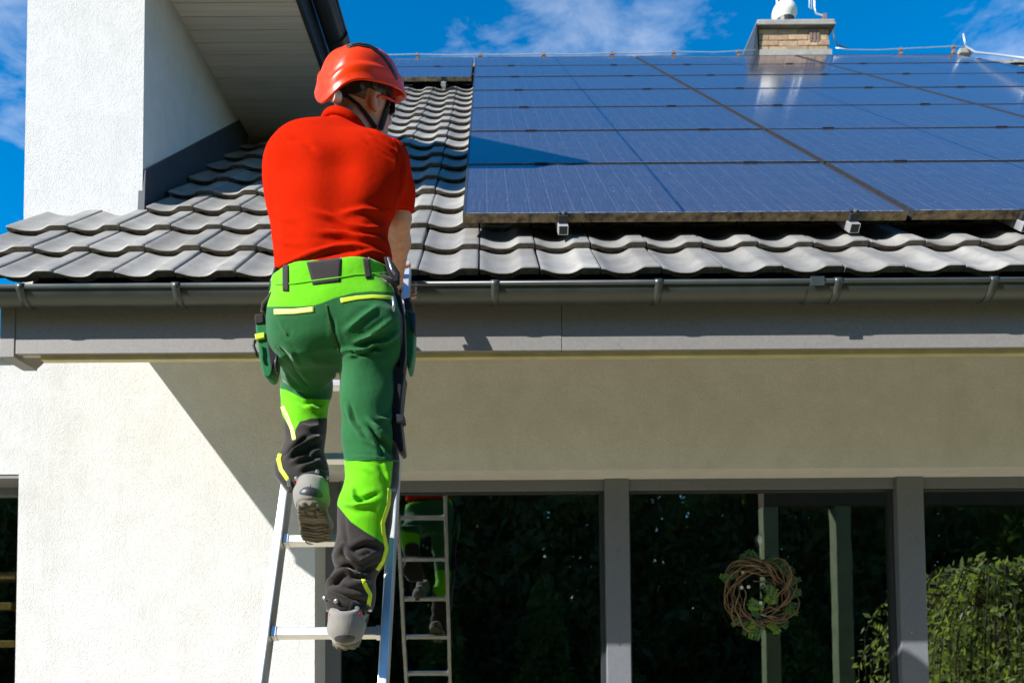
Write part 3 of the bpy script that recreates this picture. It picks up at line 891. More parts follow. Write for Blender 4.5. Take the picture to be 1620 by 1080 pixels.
# ------------------------------------------------------------------ person: implicit surfaces
def surf_nets(f, org, h):
    nx, ny, nz = f.shape
    acc = np.zeros((nx - 1, ny - 1, nz - 1, 3), np.float32); cnt = np.zeros((nx - 1, ny - 1, nz - 1), np.float32)
    N = (nx, ny, nz)
    for ax in range(3):
        a0 = [slice(None)] * 3; a1 = [slice(None)] * 3
        a0[ax] = slice(0, N[ax] - 1); a1[ax] = slice(1, N[ax])
        f0, f1 = f[tuple(a0)], f[tuple(a1)]
        msk = (f0 < 0) != (f1 < 0)
        t = np.where(msk, f0 / np.where(msk, f0 - f1, 1), 0)
        idx = np.indices(f0.shape, dtype=np.float32)
        idx[ax] += t
        o = [q for q in range(3) if q != ax]
        for da in (0, 1):
            for db in (0, 1):
                sl = [slice(None)] * 3
                sl[o[0]] = slice(da, N[o[0]] - 1 + da); sl[o[1]] = slice(db, N[o[1]] - 1 + db)
                mm = msk[tuple(sl)]
                cnt += mm
                for q in range(3): acc[..., q] += idx[q][tuple(sl)] * mm
    act = cnt > 0
    ids = -np.ones(cnt.shape, np.int32); ids[act] = np.arange(act.sum())
    V = acc[act] / cnt[act][:, None] * h + np.asarray(org)
    Q = []
    for ax in range(3):
        a, b = (ax + 1) % 3, (ax + 2) % 3
        s0 = [slice(None)] * 3; s1 = [slice(None)] * 3
        s0[ax] = slice(0, N[ax] - 1); s1[ax] = slice(1, N[ax])
        f0, f1 = f[tuple(s0)], f[tuple(s1)]
        msk = (f0 < 0) != (f1 < 0)
        I = np.argwhere(msk)
        ok = (I[:, a] > 0) & (I[:, a] < N[a] - 1) & (I[:, b] > 0) & (I[:, b] < N[b] - 1)
        I = I[ok]
        def cid(da, db):
            J = I.copy(); J[:, a] += da; J[:, b] += db
            return ids[J[:, 0], J[:, 1], J[:, 2]]
        q = np.stack([cid(-1, -1), cid(0, -1), cid(0, 0), cid(-1, 0)], 1)
        flip = ~(f0[I[:, 0], I[:, 1], I[:, 2]] < 0)
        q[flip] = q[flip][:, ::-1]
        Q.append(q)
    return V, np.concatenate(Q)

K = .925                                                  # size of the worker against the first draft
def ap(x, y, Y): return at(x, y, Y * K)
class Grid:
    def __init__(s, lo, hi, h, scale=True):
        if scale:
            lo = (lo[0] * K, lo[1] * K, 1.55 + (lo[2] - 1.55) * K); hi = (hi[0] * K, hi[1] * K, 1.55 + (hi[2] - 1.55) * K)
        s.lo, s.h = np.asarray(lo, float), h
        n = [int((hi[i] - lo[i]) / h) + 1 for i in range(3)]
        s.ax = [np.float32(lo[i]) + np.arange(n[i], dtype=np.float32) * np.float32(h) for i in range(3)]
        s.x, s.y, s.z = s.ax[0][:, None, None], s.ax[1][None, :, None], s.ax[2][None, None, :]
    def cone(s, a, b, ra, rb, sq=(1, 1, 1)):
        a, b = np.asarray(a, np.float32), np.asarray(b, np.float32); d = b - a
        px, py, pz = s.x - a[0], s.y - a[1], s.z - a[2]
        t = np.clip((px * d[0] + py * d[1] + pz * d[2]) / (d @ d), 0, 1)
        return np.sqrt(((px - t * d[0]) * sq[0]) ** 2 + ((py - t * d[1]) * sq[1]) ** 2 + ((pz - t * d[2]) * sq[2]) ** 2) - (ra + (rb - ra) * t) * K
    def ell(s, c, R, ax=None):
        R = [q * K for q in R]
        px, py, pz = s.x - c[0], s.y - c[1], s.z - c[2]
        if ax is None: q = (px, py, pz)
        else: q = tuple(px * a[0] + py * a[1] + pz * a[2] for a in ax)
        k = np.sqrt((q[0] / R[0]) ** 2 + (q[1] / R[1]) ** 2 + (q[2] / R[2]) ** 2)
        return (k - 1) * min(R)
    def half(s, c, n):
        return (s.x - c[0]) * n[0] + (s.y - c[1]) * n[1] + (s.z - c[2]) * n[2]
    def column(s, rows, e=2.2, grow=0, sm=6):
        """rows: (y px, x left px, x right px, depth, half depth), a silhouette at a real depth"""
        L = []
        for y, xl, xr, Yc, b in rows:
            Yc *= K; b *= K
            p, q = at(xl, y, Yc), at(xr, y, Yc)
            L.append((p[2] * .5 + q[2] * .5, (p[0] + q[0]) / 2, Yc, (q[0] - p[0]) / 2 + grow, b + grow))
        L = np.array(sorted(L)); z = s.ax[2]
        val = []
        for k in range(1, 5):
            v = np.interp(z, L[:, 0], L[:, k])
            for _ in range(sm):
                vp = np.pad(v, 1, mode='edge'); v = (vp[:-2] + 2 * vp[1:-1] + vp[2:]) / 4
            val.append(v.astype(np.float32)[None, None, :])
        cx, cy, a, b = val
        k = (np.abs((s.x - cx) / a) ** e + np.abs((s.y - cy) / b) ** e) ** (1 / e)
        f = (k - 1) * np.minimum(a, b)
        return np.maximum(f, np.maximum(s.z - L[-1, 0], L[0, 0] - s.z))
    def mesh(s, f): return surf_nets(f.astype(np.float32), s.lo, s.h)

def smin(a, b, k):
    h = np.maximum(k - np.abs(a - b), 0) / k
    return np.minimum(a, b) - h * h * k * .25
def smax(a, b, k): return -smin(-a, -b, k)

def vnormals(V, Qd):
    n = np.zeros_like(V)
    a, b, c, d = [V[Qd[:, i]] for i in range(4)]
    fn = np.cross(c - a, d - b)
    for i in range(4): np.add.at(n, Qd[:, i], fn)
    return n / (np.linalg.norm(n, axis=1, keepdims=True) + 1e-12)
def relax(V, Qd, it=2, lam=.5):
    for _ in range(it):
        acc = np.zeros_like(V); cnt = np.zeros(len(V))
        for i in range(4):
            np.add.at(acc, Qd[:, i], V[Qd[:, (i + 1) % 4]]); np.add.at(acc, Qd[:, i], V[Qd[:, (i + 3) % 4]]); np.add.at(cnt, Qd[:, i], 2)
        V = V + lam * (acc / np.maximum(cnt, 1)[:, None] - V)
    return V
def seg_dist(P, poly):
    best = np.full(len(P), 1e9); par = np.zeros(len(P)); n = len(poly) - 1
    for i in range(n):
        a, b = np.array(poly[i], float), np.array(poly[i + 1], float); d = b - a
        t = np.clip(((P - a) @ d) / (d @ d), 0, 1)
        r = np.linalg.norm(P - a - t[:, None] * d, axis=1)
        up = r < best; best[up] = r[up]; par[up] = (i + t[up]) / n
    return best, par
def poly_sd(P, poly):
    """signed distance in photo pixels, positive inside"""
    d, _ = seg_dist(P, list(poly) + [poly[0]])
    ins = np.zeros(len(P), bool); n = len(poly)
    for i in range(n):
        (x0, y0), (x1, y1) = poly[i], poly[(i + 1) % n]
        c = ((y0 > P[:, 1]) != (y1 > P[:, 1])) & (P[:, 0] < (x1 - x0) * (P[:, 1] - y0) / (y1 - y0 + 1e-9) + x0)
        ins ^= c
    return np.where(ins, d, -d)
def creases(V, Qd, lst):
    """cloth folds: ridges (amp > 0) and valleys (amp < 0) along lines on the back"""
    N = vnormals(V, Qd); P = proj(V); back = np.clip(-N[:, 1] * 1.6 + .25, 0, 1)
    disp = np.zeros(len(V))
    for line, amp, w in lst:
        d, t = seg_dist(P, line)
        taper = np.clip(np.minimum(t, 1 - t) * 4 + .12, 0, 1)
        disp += 2.2 * amp * taper * (np.exp(-(d / w) ** 2) - .45 * np.exp(-(d / (w * 2.2)) ** 2))
    return V + N * (disp * back)[:, None]
def wob(V, amp, sc, seed):
    r = np.random.default_rng(seed); d = np.zeros(len(V))
    for _ in range(9):
        k = r.normal(0, 1, 3) * sc * np.array([1, 1, 1.15]); d += np.sin(V @ k + r.uniform(0, 6.28))
    return d * amp / 3
def set_attr(o, name, val):
    a = o.data.attributes.new(name, 'FLOAT', 'POINT'); a.data.foreach_set('value', val.astype(np.float32))

def cloth(name, base, layers=(), weave=900, rough=.8, wr=.25, sheen=.3, spec=.12):
    """layers: (attribute, colour) painted where the attribute is > 0 (fabric panels)"""
    m, nt, b = node_mat(name)
    n = pos_noise(nt, 35, 5, .6)
    c = base
    c = mixc(nt, ramp(nt, n, [(.3, 0.0), (.7, .22)]), base, [q * .72 for q in base])
    for at_, col in layers:
        an = nt.nodes.new('ShaderNodeAttribute'); an.attribute_name = at_
        fac = math_n(nt, 'ADD', math_n(nt, 'MULTIPLY', an.outputs['Fac'], .9), .5)
        k = nt.nodes.new('ShaderNodeClamp'); nt.links.new(fac, k.inputs[0])
        cc = mixc(nt, ramp(nt, n, [(.3, 0.0), (.7, .22)]), col, [q * .75 for q in col])
        c = mixc(nt, k.outputs[0], c, cc)
    nt.links.new(c, b.inputs['Base Color']) if hasattr(c, 'is_linked') else None
    b.inputs['Roughness'].default_value = rough; b.inputs['Specular IOR Level'].default_value = spec
    b.inputs['Sheen Weight'].default_value = sheen; b.inputs['Sheen Roughness'].default_value = .4
    bump(nt, b, pos_noise(nt, weave, 2), .20, .0012)
    bump(nt, b, pos_noise(nt, 55, 3, .5), wr, .004)
    return m
LIME = (.13, .52, .004); GREEN = (.018, .115, .034); CHAR = (.036, .030, .027); BLACK = (.014, .014, .016); YEL = (.55, .72, .02)
MAT['shirt'] = cloth('red_polo_cotton', (.48, .0135, .0008), rough=1, weave=700, wr=.2, sheen=0, spec=.04)
MAT['trousers'] = cloth('green_work_cloth', GREEN, [('lime', LIME), ('char', CHAR), ('blk', BLACK)], wr=.3)
MAT['char'] = cloth('charcoal_cloth', CHAR); MAT['black'] = cloth('black_webbing', BLACK, rough=.7)
MAT['green'] = cloth('green_pouch_cloth', (.02, .15, .05)); MAT['lime'] = cloth('lime_cloth', LIME); MAT['yel'] = M('yellow_reflective_piping', YEL, .55, bmp=(300, .2, .001))
MAT['pale_yel'] = M('pale_yellow_trim', (.66, .70, .16), .6)
MAT['suede'] = cloth('grey_suede', (.23, .215, .19), weave=400, rough=.9, wr=.35, sheen=.4)
MAT['sole'] = M('khaki_rubber_sole', (.155, .135, .095), .8, var=(30, .25), bmp=(90, .3, .003))
MAT['rubber'] = M('dark_rubber', (.03, .03, .03), .45)
MAT['redtrim'] = M('red_shoe_trim', (.62, .02, .02), .6)
def skin_mat():
    m, nt, b = node_mat('skin')
    n = pos_noise(nt, 45, 5)
    nt.links.new(ramp(nt, n, [(.3, (.47, .23, .14)), (.7, (.60, .32, .21))]), b.inputs['Base Color'])
    b.inputs['Roughness'].default_value = .5; b.inputs['Subsurface Weight'].default_value = .12; b.inputs['Subsurface Radius'].default_value = (.01, .004, .002)
    bump(nt, b, pos_noise(nt, 500, 3), .15, .001)
    return m
MAT['skin'] = skin_mat()
MAT['hair'] = M('short_dark_hair', (.10, .06, .04), .7, var=(200, .5), bmp=(350, .6, .003))
def helmet_mat():
    m, nt, b = node_mat('red_helmet_shell')
    b.inputs['Base Color'].default_value = (.86, .045, .002, 1); b.inputs['Specular IOR Level'].default_value = .22
    b.inputs['Coat Weight'].default_value = .05; b.inputs['Coat Roughness'].default_value = .12
    bump(nt, b, pos_noise(nt, 18, 3), .03, .004)
    nt.links.new(ramp(nt, pos_noise(nt, 60, 5), [(.35, .22), (.7, .36)]), b.inputs['Roughness'])
    return m
MAT['helmet'] = helmet_mat()
MAT['plastic'] = M('black_harness_plastic', (.018, .018, .02), .4)
MAT['knob'] = M('pale_grey_knob', (.62, .60, .57), .4)
MAT['lens'] = M('dark_sunglass_lens', (.006, .006, .008), .06, coat=.3)

person = empty('person', lad(-.45, srg), 'worker in red polo shirt, red helmet and green work trousers climbing the ladder', 'person')

# ---- head frame
_T = -(ap(575, 140, 2.58) - CAM); _T /= np.linalg.norm(_T)            # from the head towards the camera
_I = np.array([1.0, 0, 0]); _I = _I - _T * (_I @ _T); _I /= np.linalg.norm(_I)
_W = np.cross(_T, _I)
HA, HB, HG = math.radians(38), math.radians(14), math.radians(9)
hf = math.cos(HA) * (math.cos(HB) * _I - math.sin(HB) * _W) - math.sin(HA) * _T
hu = _W * math.cos(HG) - _T * math.sin(HG); hu = hu - hf * (hu @ hf); hu /= np.linalg.norm(hu)
hr = np.cross(hf, hu)
HC = ap(595, 157, 2.545) - hr * .078 * K
def hd(f, r, u): return HC + (hf * f + hr * r + hu * u) * K
HAX = (hf, hr, hu)

# ---- body
torso_rows = [(180, 522, 566, 2.555, .058), (188, 484, 572, 2.55, .072), (200, 460, 592, 2.545, .088), (216, 445, 613, 2.54, .104), (236, 433, 632, 2.53, .118), (262, 428, 638, 2.52, .126),
              (292, 427, 634, 2.51, .130), (322, 428, 624, 2.50, .130), (350, 430, 611, 2.485, .125), (380, 432, 613, 2.47, .12), (402, 434, 619, 2.455, .118), (440, 436, 622, 2.44, .115)]
def _lower(r):
    w_ = min(1, max(0, (250 - r[0]) / 60))                  # the crest of the shoulders is the near edge of each slice
    return (r[0] + w_ * (1010 - r[0]) * r[4] / r[3], *r[1:])
torso_rows = [_lower(r) for r in torso_rows]
SHR, ELR, WRR = ap(620, 255, 2.575), ap(630, 345, 2.64), at(625, 444, 2.75)
SHL, ELL, WRL = ap(447, 250, 2.58), ap(462, 345, 2.77), at(489, 428, 2.765)
g = Grid((-.74, 2.30, 2.60), (-.16, 3.14, 3.52), .0043)
f = g.column([(r[0], r[1] + 9, r[2] - 9, r[3] + .012, r[4] - .03) for r in torso_rows], sm=8)
neck = g.cone(ap(545, 207, 2.555), hd(-.025, 0, -.06), .062, .054)
f = smin(f, neck, .03)
for a, b, c in ((SHR, ELR, WRR), (SHL, ELL, WRL)):
    f = smin(f, g.cone(a, b, .052, .043), .02)
    f = smin(f, smin(g.cone(b, b + (c - b) * .35, .042, .045), g.cone(b + (c - b) * .35, c, .045, .029), .02), .015)
head = g.ell(hd(-.012, 0, .035), (.100, .080, .096), HAX)
head = smin(head, g.ell(hd(.036, 0, -.04), (.066, .062, .086), HAX), .03)
head = smin(head, g.ell(hd(.066, 0, -.112), (.034, .036, .028), HAX), .03)
head = smin(head, g.cone(hd(.02, .045, -.085), hd(.062, .02, -.112), .022, .02), .03)
head = smin(head, g.cone(hd(.02, -.045, -.085), hd(.062, -.02, -.112), .022, .02), .03)
head = smin(head, g.cone(hd(.095, 0, .012), hd(.118, 0, -.036), .009, .014), .014)
head = smin(head, smin(g.ell(hd(.106, .012, -.040), (.013, .010, .009), HAX), g.ell(hd(.106, -.012, -.040), (.013, .010, .009), HAX), .006), .008)
head = smin(head, g.ell(hd(.096, 0, -.070), (.011, .023, .0065), HAX), .006)
head = smin(head, g.ell(hd(.094, 0, -.083), (.011, .020, .0075), HAX), .006)
head = smin(head, g.cone(hd(.09, .035, .028), hd(.09, -.035, .028), .012, .012), .02)
f = smin(f, head, .03)
for s_ in (1, -1):
    ear = smax(g.ell(hd(-.006, .082 * s_, -.004), (.025, .013, .036), HAX), -g.ell(hd(.001, .096 * s_, .0), (.012, .012, .022), HAX), .006)
    f = smin(f, ear, .010)
# hands round the ladder rails
for X0, wr, sg in ((LX1 - .0125, WRR, -1), (LX0 + .0125, WRL, 1)):
    sgrip = (wr[2] - LBASE[2] + .0) / LD[2] + .035
    rc = lad(X0, sgrip)
    palm = rc + np.array([.042 * sg, -.006, 0])
    f = smin(f, g.cone(wr, palm, .027, .030, (1.25, 1, 1)), .02)
    for k in range(4):
        o = LD * (.034 - .0225 * k)
        lnk = (1.0, 1.08, 1.0, .84)[k]
        p = [palm + o + np.array([-.006 * sg, .022, 0]), rc + o + np.array([.020 * sg, .048 * lnk, 0]), rc + o + np.array([-.010 * sg, .052 * lnk, -.002]), rc + o + np.array([-.029 * sg, .030, -.004])]
        fg = np.minimum(np.minimum(g.cone(p[0], p[1], .0105, .0098), g.cone(p[1], p[2], .0098, .0092)), g.cone(p[2], p[3], .0092, .008))
        f = smin(f, fg, .005)
    th = [palm + np.array([0, -.016, .02]), rc + np.array([.018 * sg, -.046, .048]), rc + np.array([-.012 * sg, -.046, .052])]
    f = smin(f, smin(g.cone(th[0], th[1], .0135, .0115), g.cone(th[1], th[2], .0115, .0095), .004), .008)
V, Qd = g.mesh(f); V = relax(V, Qd, 1, .4)
body = mesh_obj('body', V, Qd, MAT['skin'], person)
body_bvh = BVHTree.FromPolygons([tuple(v) for v in V], Qd.tolist())
fh = smax(g.ell(hd(-.014, 0, .034), (.1025, .0825, .0985), HAX), g.half(hd(.035, 0, 0), hf * .9 - hu * .45), .01)
fh = smax(fh, g.half(hd(-.06, 0, -.012), -hu - hf * .25), .02)
fh = smax(fh, -g.ell(hd(-.004, .085, -.004), (.034, .03, .044), HAX), .006)
V, Qd = g.mesh(fh); mesh_obj('hair', V, Qd, MAT['hair'], person)

# ---- polo shirt
g = Grid((-.74, 2.30, 2.66), (-.16, 2.80, 3.36), .0046)
f = g.column(torso_rows, sm=8)
f = smin(f, g.ell(ap(480, 262, 2.475), (.10, .055, .12)), .06)
f = smin(f, g.ell(ap(586, 278, 2.475), (.085, .055, .11)), .06)
spine = g.cone(ap(536, 250, 2.352), ap(530, 380, 2.288), .010, .014)
f = smax(f, -spine, .085)
f = smin(f, g.cone(ap(619, 250, 2.565), ap(628, 300, 2.60), .059, .058), .04)
f = smin(f, smax(g.cone(ap(628, 300, 2.60), ap(630, 350, 2.635), .057, .053), g.half(ap(630, 336, 2.63), (0, .22, -.97)), .004), .02)
f = smin(f, g.cone(ap(452, 248, 2.575), ap(462, 330, 2.74), .060, .052), .03)
# collar
nk = smax(g.cone(ap(545, 207, 2.555), hd(-.025, 0, -.06), .070, .0615), g.half(ap(541, 176, 2.48), (.38, .22, .90)), .005)
f = smin(f, nk, .010)
colf = smax(smax(g.cone(ap(545, 207, 2.555), hd(-.025, 0, -.06), .0830, .0705), g.half(ap(541, 167, 2.48), (.36, .22, .90)), .006), -g.half(ap(541, 184, 2.48), (.36, .22, .90)), .008)
Vc, Qc = g.mesh(colf); Vc = relax(Vc, Qc, 2, .5)
V, Qd = g.mesh(f); V = relax(V, Qd, 2, .5)
V = creases(V, Qd, [
    ([(440, 420), (455, 416), (492, 402), (529, 391), (559, 388), (592, 392)], .006, 5), ([(440, 428), (492, 410), (530, 399), (585, 398)], -.003, 6),
    ([(496, 333), (529, 344), (552, 357), (581, 363), (609, 360)], .0065, 5), ([(495, 342), (529, 354), (556, 367), (600, 371)], -.0035, 6),
    ([(535, 338), (575, 331), (612, 337)], .005, 5.5),
    ([(505, 368), (548, 370), (585, 375), (610, 386)], .0055, 5), ([(490, 374), (548, 379), (600, 388)], -.003, 6),
    ([(556, 403), (589, 398), (621, 408)], .005, 4), ([(430, 330), (445, 345), (470, 352)], .003, 6), ([(432, 372), (450, 384), (480, 386)], .003, 6),
    ([(585, 205), (610, 218), (636, 236)], .004, 3), ([(578, 214), (602, 226), (632, 246)], .004, 3), ([(574, 222), (596, 236), (626, 256)], -.003, 3),
    ([(632, 250), (634, 285), (630, 318)], -.006, 4), ([(640, 262), (641, 290), (632, 318)], .004, 3.5), ([(428, 300), (436, 350), (440, 400)], -.004, 6),
    ([(455, 215), (480, 224), (500, 240)], -.003, 6)])
V = V + vnormals(V, Qd) * wob(V, .0022, 22, 3)[:, None]
shirt = mesh_obj('polo_shirt', V, Qd, MAT['shirt'], person)
mesh_obj('collar', Vc, Qc, MAT['shirt'], shirt)
sh_bvh = BVHTree.FromPolygons([tuple(v) for v in V], Qd.tolist())

# ---- trousers
g = Grid((-.76, 2.18, 1.58), (-.16, 2.84, 2.86), .0052)
hips = g.column([(396, 436, 620, 2.45, .124), (425, 434, 624, 2.44, .127), (450, 431, 627, 2.43, .134), (490, 427, 632, 2.42, .142), (530, 432, 636, 2.42, .143), (556, 438, 637, 2.43, .135), (574, 446, 634, 2.44, .115)], e=2.3)
hips = smin(hips, g.ell(ap(482, 522, 2.385), (.090, .085, .10)), .05)
hips = smin(hips, g.ell(ap(584, 520, 2.375), (.092, .088, .11)), .05)
hips = smax(hips, -g.cone(ap(527, 500, 2.235), ap(537, 572, 2.24), .010, .016), .05)
legR = g.column([(520, 534, 637, 2.42, .125), (548, 537, 637.5, 2.42, .122), (575, 538, 635, 2.42, .112), (600, 538, 629, 2.415, .105), (640, 539, 626, 2.40, .098), (680, 541, 623, 2.39, .092), (712, 545, 628, 2.385, .089), (728, 546, 632, 2.38, .09), (757, 549, 631, 2.375, .088),
                 (775, 545, 628, 2.37, .088), (789, 538, 625, 2.365, .09), (815, 536, 622, 2.36, .092), (848, 533, 617, 2.355, .09), (878, 524, 612, 2.35, .088), (890, 526, 608, 2.345, .084), (900, 531, 601, 2.345, .076), (912, 520, 594, 2.34, .08), (932, 513, 595, 2.335, .084), (950, 515, 592, 2.335, .080), (966, 519, 587, 2.335, .072)], e=2.15, sm=3)
thighL = g.cone(ap(490, 530, 2.45), ap(483, 612, 2.66), .100, .074)
legL = g.column([(600, 448, 526, 2.68, .066), (625, 445, 524, 2.66, .068), (645, 445, 519, 2.64, .070), (665, 448, 516, 2.62, .070), (698, 454, 513, 2.585, .070), (714, 448, 512, 2.57, .072), (728, 438, 515, 2.555, .078), (742, 432, 518, 2.54, .082), (757, 436, 520, 2.525, .078), (770, 447, 518, 2.515, .068), (780, 456, 516, 2.51, .058)], e=2.15, sm=3)
f = smin(hips, legR, .035)
f = smin(f, thighL, .045)
f = smin(f, legL, .022)
f = smax(f, -g.cone(ap(534, 572, 2.20), ap(534, 600, 2.75), .006, .006), .012)
ptop, pt2 = ap(436, 424, 2.33), ap(608, 404.5, 2.33)
nv = np.array([-(pt2[2] - ptop[2]), 0, pt2[0] - ptop[0]]); nv /= np.linalg.norm(nv)
f = smax(f, g.half(ptop, nv + np.array([0, .04, 0])), .004)
hb = ap(461, 783, 2.44); hb2 = ap(517, 762, 2.44); nh = np.array([(hb2[2] - hb[2]), 0, -(hb2[0] - hb[0])]); nh /= np.linalg.norm(nh)
f = np.where((g.x < hb2[0] + .02) & (g.z < hb[2] + .2) , smax(f, g.half(hb, nh), .004), f)
V, Qd = g.mesh(f); V = relax(V, Qd, 1, .5)
TR_CR = [
    # seat and thigh folds
    ([(526, 500), (530, 530), (538, 558)], -.004, 3), ([(536, 556), (575, 552), (612, 540), (632, 524)], .008, 4), ([(556, 545), (590, 528), (622, 505)], .007, 4.5), ([(545, 525), (575, 500), (600, 482)], .006, 5),
    ([(548, 563), (580, 555), (607, 556)], .007, 3.5), ([(545, 556), (572, 560), (600, 548)], -.006, 3), ([(440, 510), (452, 528), (448, 520)], .004, 3),
    ([(440, 548), (455, 566), (468, 590), (486, 612)], -.007, 3.2), ([(446, 545), (462, 558), (474, 582), (492, 606)], .006, 3.2), ([(446, 590), (458, 604), (474, 616)], .007, 4), ([(447, 604), (462, 618), (480, 622)], -.006, 3.5), ([(480, 560), (500, 575), (524, 582)], .003, 6),
    # right thigh and knee
    ([(549, 640), (556, 668), (575, 696), (600, 712)], .006, 3.5), ([(553, 636), (560, 662), (580, 690)], -.005, 3), ([(582, 662), (598, 682), (622, 704), (632, 722)], .011, 4), ([(584, 670), (600, 694), (622, 716)], -.009, 4), ([(596, 660), (612, 664), (622, 655)], .006, 4), ([(594, 694), (602, 710), (604, 722)], -.006, 3.5),
    ([(547, 722), (590, 724), (630, 726)], .004, 2),
    ([(556, 770), (560, 785), (562, 792)], .008, 4), ([(551, 792), (575, 790), (600, 780)], -.009, 4), ([(538, 795), (560, 800), (590, 795)], .008, 5), ([(605, 730), (612, 745), (616, 770)], .006, 4), ([(560, 735), (590, 745), (612, 760)], .003, 5),
    ([(541, 812), (548, 850), (546, 884)], -.004, 4), ([(530, 880), (545, 862), (556, 880), (582, 892)], .008, 5), ([(556, 870), (578, 862), (604, 866)], -.011, 5), ([(540, 868), (566, 888), (600, 872)], .006, 4),
    ([(530, 898), (552, 896), (575, 905), (600, 892)], -.010, 3.6), ([(516, 924), (534, 912), (548, 902), (556, 908)], .012, 4), ([(520, 926), (534, 922), (545, 908)], -.010, 3.5), ([(518, 930), (550, 936), (584, 946)], .008, 4.5), ([(545, 922), (566, 924), (590, 918)], .009, 4.5), ([(556, 912), (570, 914), (580, 912)], -.008, 3.5), ([(540, 944), (566, 950), (588, 958)], -.007, 3),
    # left lower leg
    ([(450, 728), (470, 712), (490, 698), (508, 690)], .012, 4.5), ([(452, 718), (470, 704), (486, 690)], -.009, 4), ([(455, 732), (478, 726), (498, 716), (506, 714)], .011, 4.5), ([(462, 722), (484, 718), (500, 720)], -.010, 3.5), ([(470, 740), (490, 734), (508, 726)], .008, 4.5), ([(476, 748), (496, 742), (514, 744)], -.007, 3.5), ([(480, 640), (500, 648), (514, 645)], .005, 4), ([(455, 630), (480, 640), (500, 634)], -.005, 4), ([(470, 672), (490, 676), (508, 672)], .004, 5)]
V = creases(V, Qd, TR_CR)
V = V + vnormals(V, Qd) * wob(V, .003, 34, 5)[:, None]
P = proj(V)
lowL = (V[:, 0] < ap(527, 700, 2.5)[0])
lime = poly_sd(P, [(400, 380), (660, 380), (660, 462), (621, 462), (588, 460.6), (560, 463), (530, 471), (510, 479), (497, 483), (470, 485), (424, 485), (400, 487)])
lime = np.maximum(lime, np.where(lowL, -50, poly_sd(P, [(520, 727), (660, 730), (660, 760), (618, 772), (614, 798), (606, 827), (606.5, 844), (607, 860), (594, 850.5), (578, 841), (555, 825), (537, 803), (515, 785)])))
lime = np.maximum(lime, np.where(lowL, poly_sd(P, [(440, 614), (452, 616), (462, 621), (481, 631), (530, 632), (530, 661), (515, 661), (492, 662), (474, 667), (468, 678), (467, 694), (457, 674), (440, 644)]), -50))
char = np.where(lowL, poly_sd(P, [(535, 661), (515, 661), (492, 662), (474, 667), (468, 678), (467, 694), (457, 674), (436, 644), (420, 700), (420, 800), (540, 800)]),
                poly_sd(P, [(500, 760), (537, 803), (555, 825), (578, 841), (594, 850.5), (608, 861), (606, 827), (614, 798), (618, 768), (622, 729), (690, 729), (690, 1000), (490, 1000)]))
blk = np.where(lowL, -50, poly_sd(P, [(632, 470), (690, 460), (690, 790), (640, 770), (621, 768), (622, 729), (620, 712), (622, 690), (625, 655), (627, 600), (633, 560), (634, 520)]))
frontish = vnormals(V, Qd)[:, 1] > .55
trs = mesh_obj('trousers', V, Qd, MAT['trousers'], person)
for nm, v in (('lime', lime), ('char', char), ('blk', blk)): set_attr(trs, nm, v)
tr_bvh = BVHTree.FromPolygons([tuple(v) for v in V], Qd.tolist())

def cast(bvh, x, y, last):
    r = Vector(ray(x, y)).normalized()
    hit = bvh.ray_cast(Vector(CAM), r)
    if hit[0] is None: return (np.array(at(x, y, last)), np.array([0, -1.0, 0]), last)
    n = np.array(hit[1]);
    if n @ np.array(r) > 0: n = -n
    return np.array(hit[0]), n, hit[0][1]
def drape(name, bvh, line, w, mat, parent, off=.0008, th=.0010, Y0=2.35, na=4, step=4.0, wend=None):
    """a strip of cloth laid on a surface along a line given in photo pixels"""
    line = [np.array(q, float) for q in line]; pts = []
    for a, b in zip(line[:-1], line[1:]):
        n = max(1, int(np.linalg.norm(b - a) / step))
        pts += [a + (b - a) * i / n for i in range(n)]
    pts.append(line[-1]); last = Y0
    pts = [p for p in pts if bvh.ray_cast(Vector(CAM), Vector(ray(p[0], p[1])).normalized())[0] is not None] or pts
    n = len(pts); vs = []; top = []
    for i, p in enumerate(pts):
        t = pts[min(i + 1, n - 1)] - pts[max(i - 1, 0)]; t /= np.linalg.norm(t); q = np.array([-t[1], t[0]])
        ww = w if wend is None else w + (wend - w) * i / (n - 1)
        for k in range(na + 1):
            c = p + q * ww * (k / na - .5)
            h, nn, last = cast(bvh, c[0], c[1], last)
            vs.append(h + nn * off)
    fs = [(i * (na + 1) + k, i * (na + 1) + k + 1, (i + 1) * (na + 1) + k + 1, (i + 1) * (na + 1) + k) for i in range(n - 1) for k in range(na)]
    V_ = np.array(vs)
    # orient towards the viewer
    a, b, c, d = [V_[fs[len(fs) // 2][i]] for i in range(4)]
    if np.cross(c - a, d - b) @ (a - CAM) > 0: fs = [q[::-1] for q in fs]
    o = mesh_obj(name, V_, fs, mat, parent)
    s = o.modifiers.new('thick', 'SOLIDIFY'); s.thickness = th; s.offset = 1
    return o
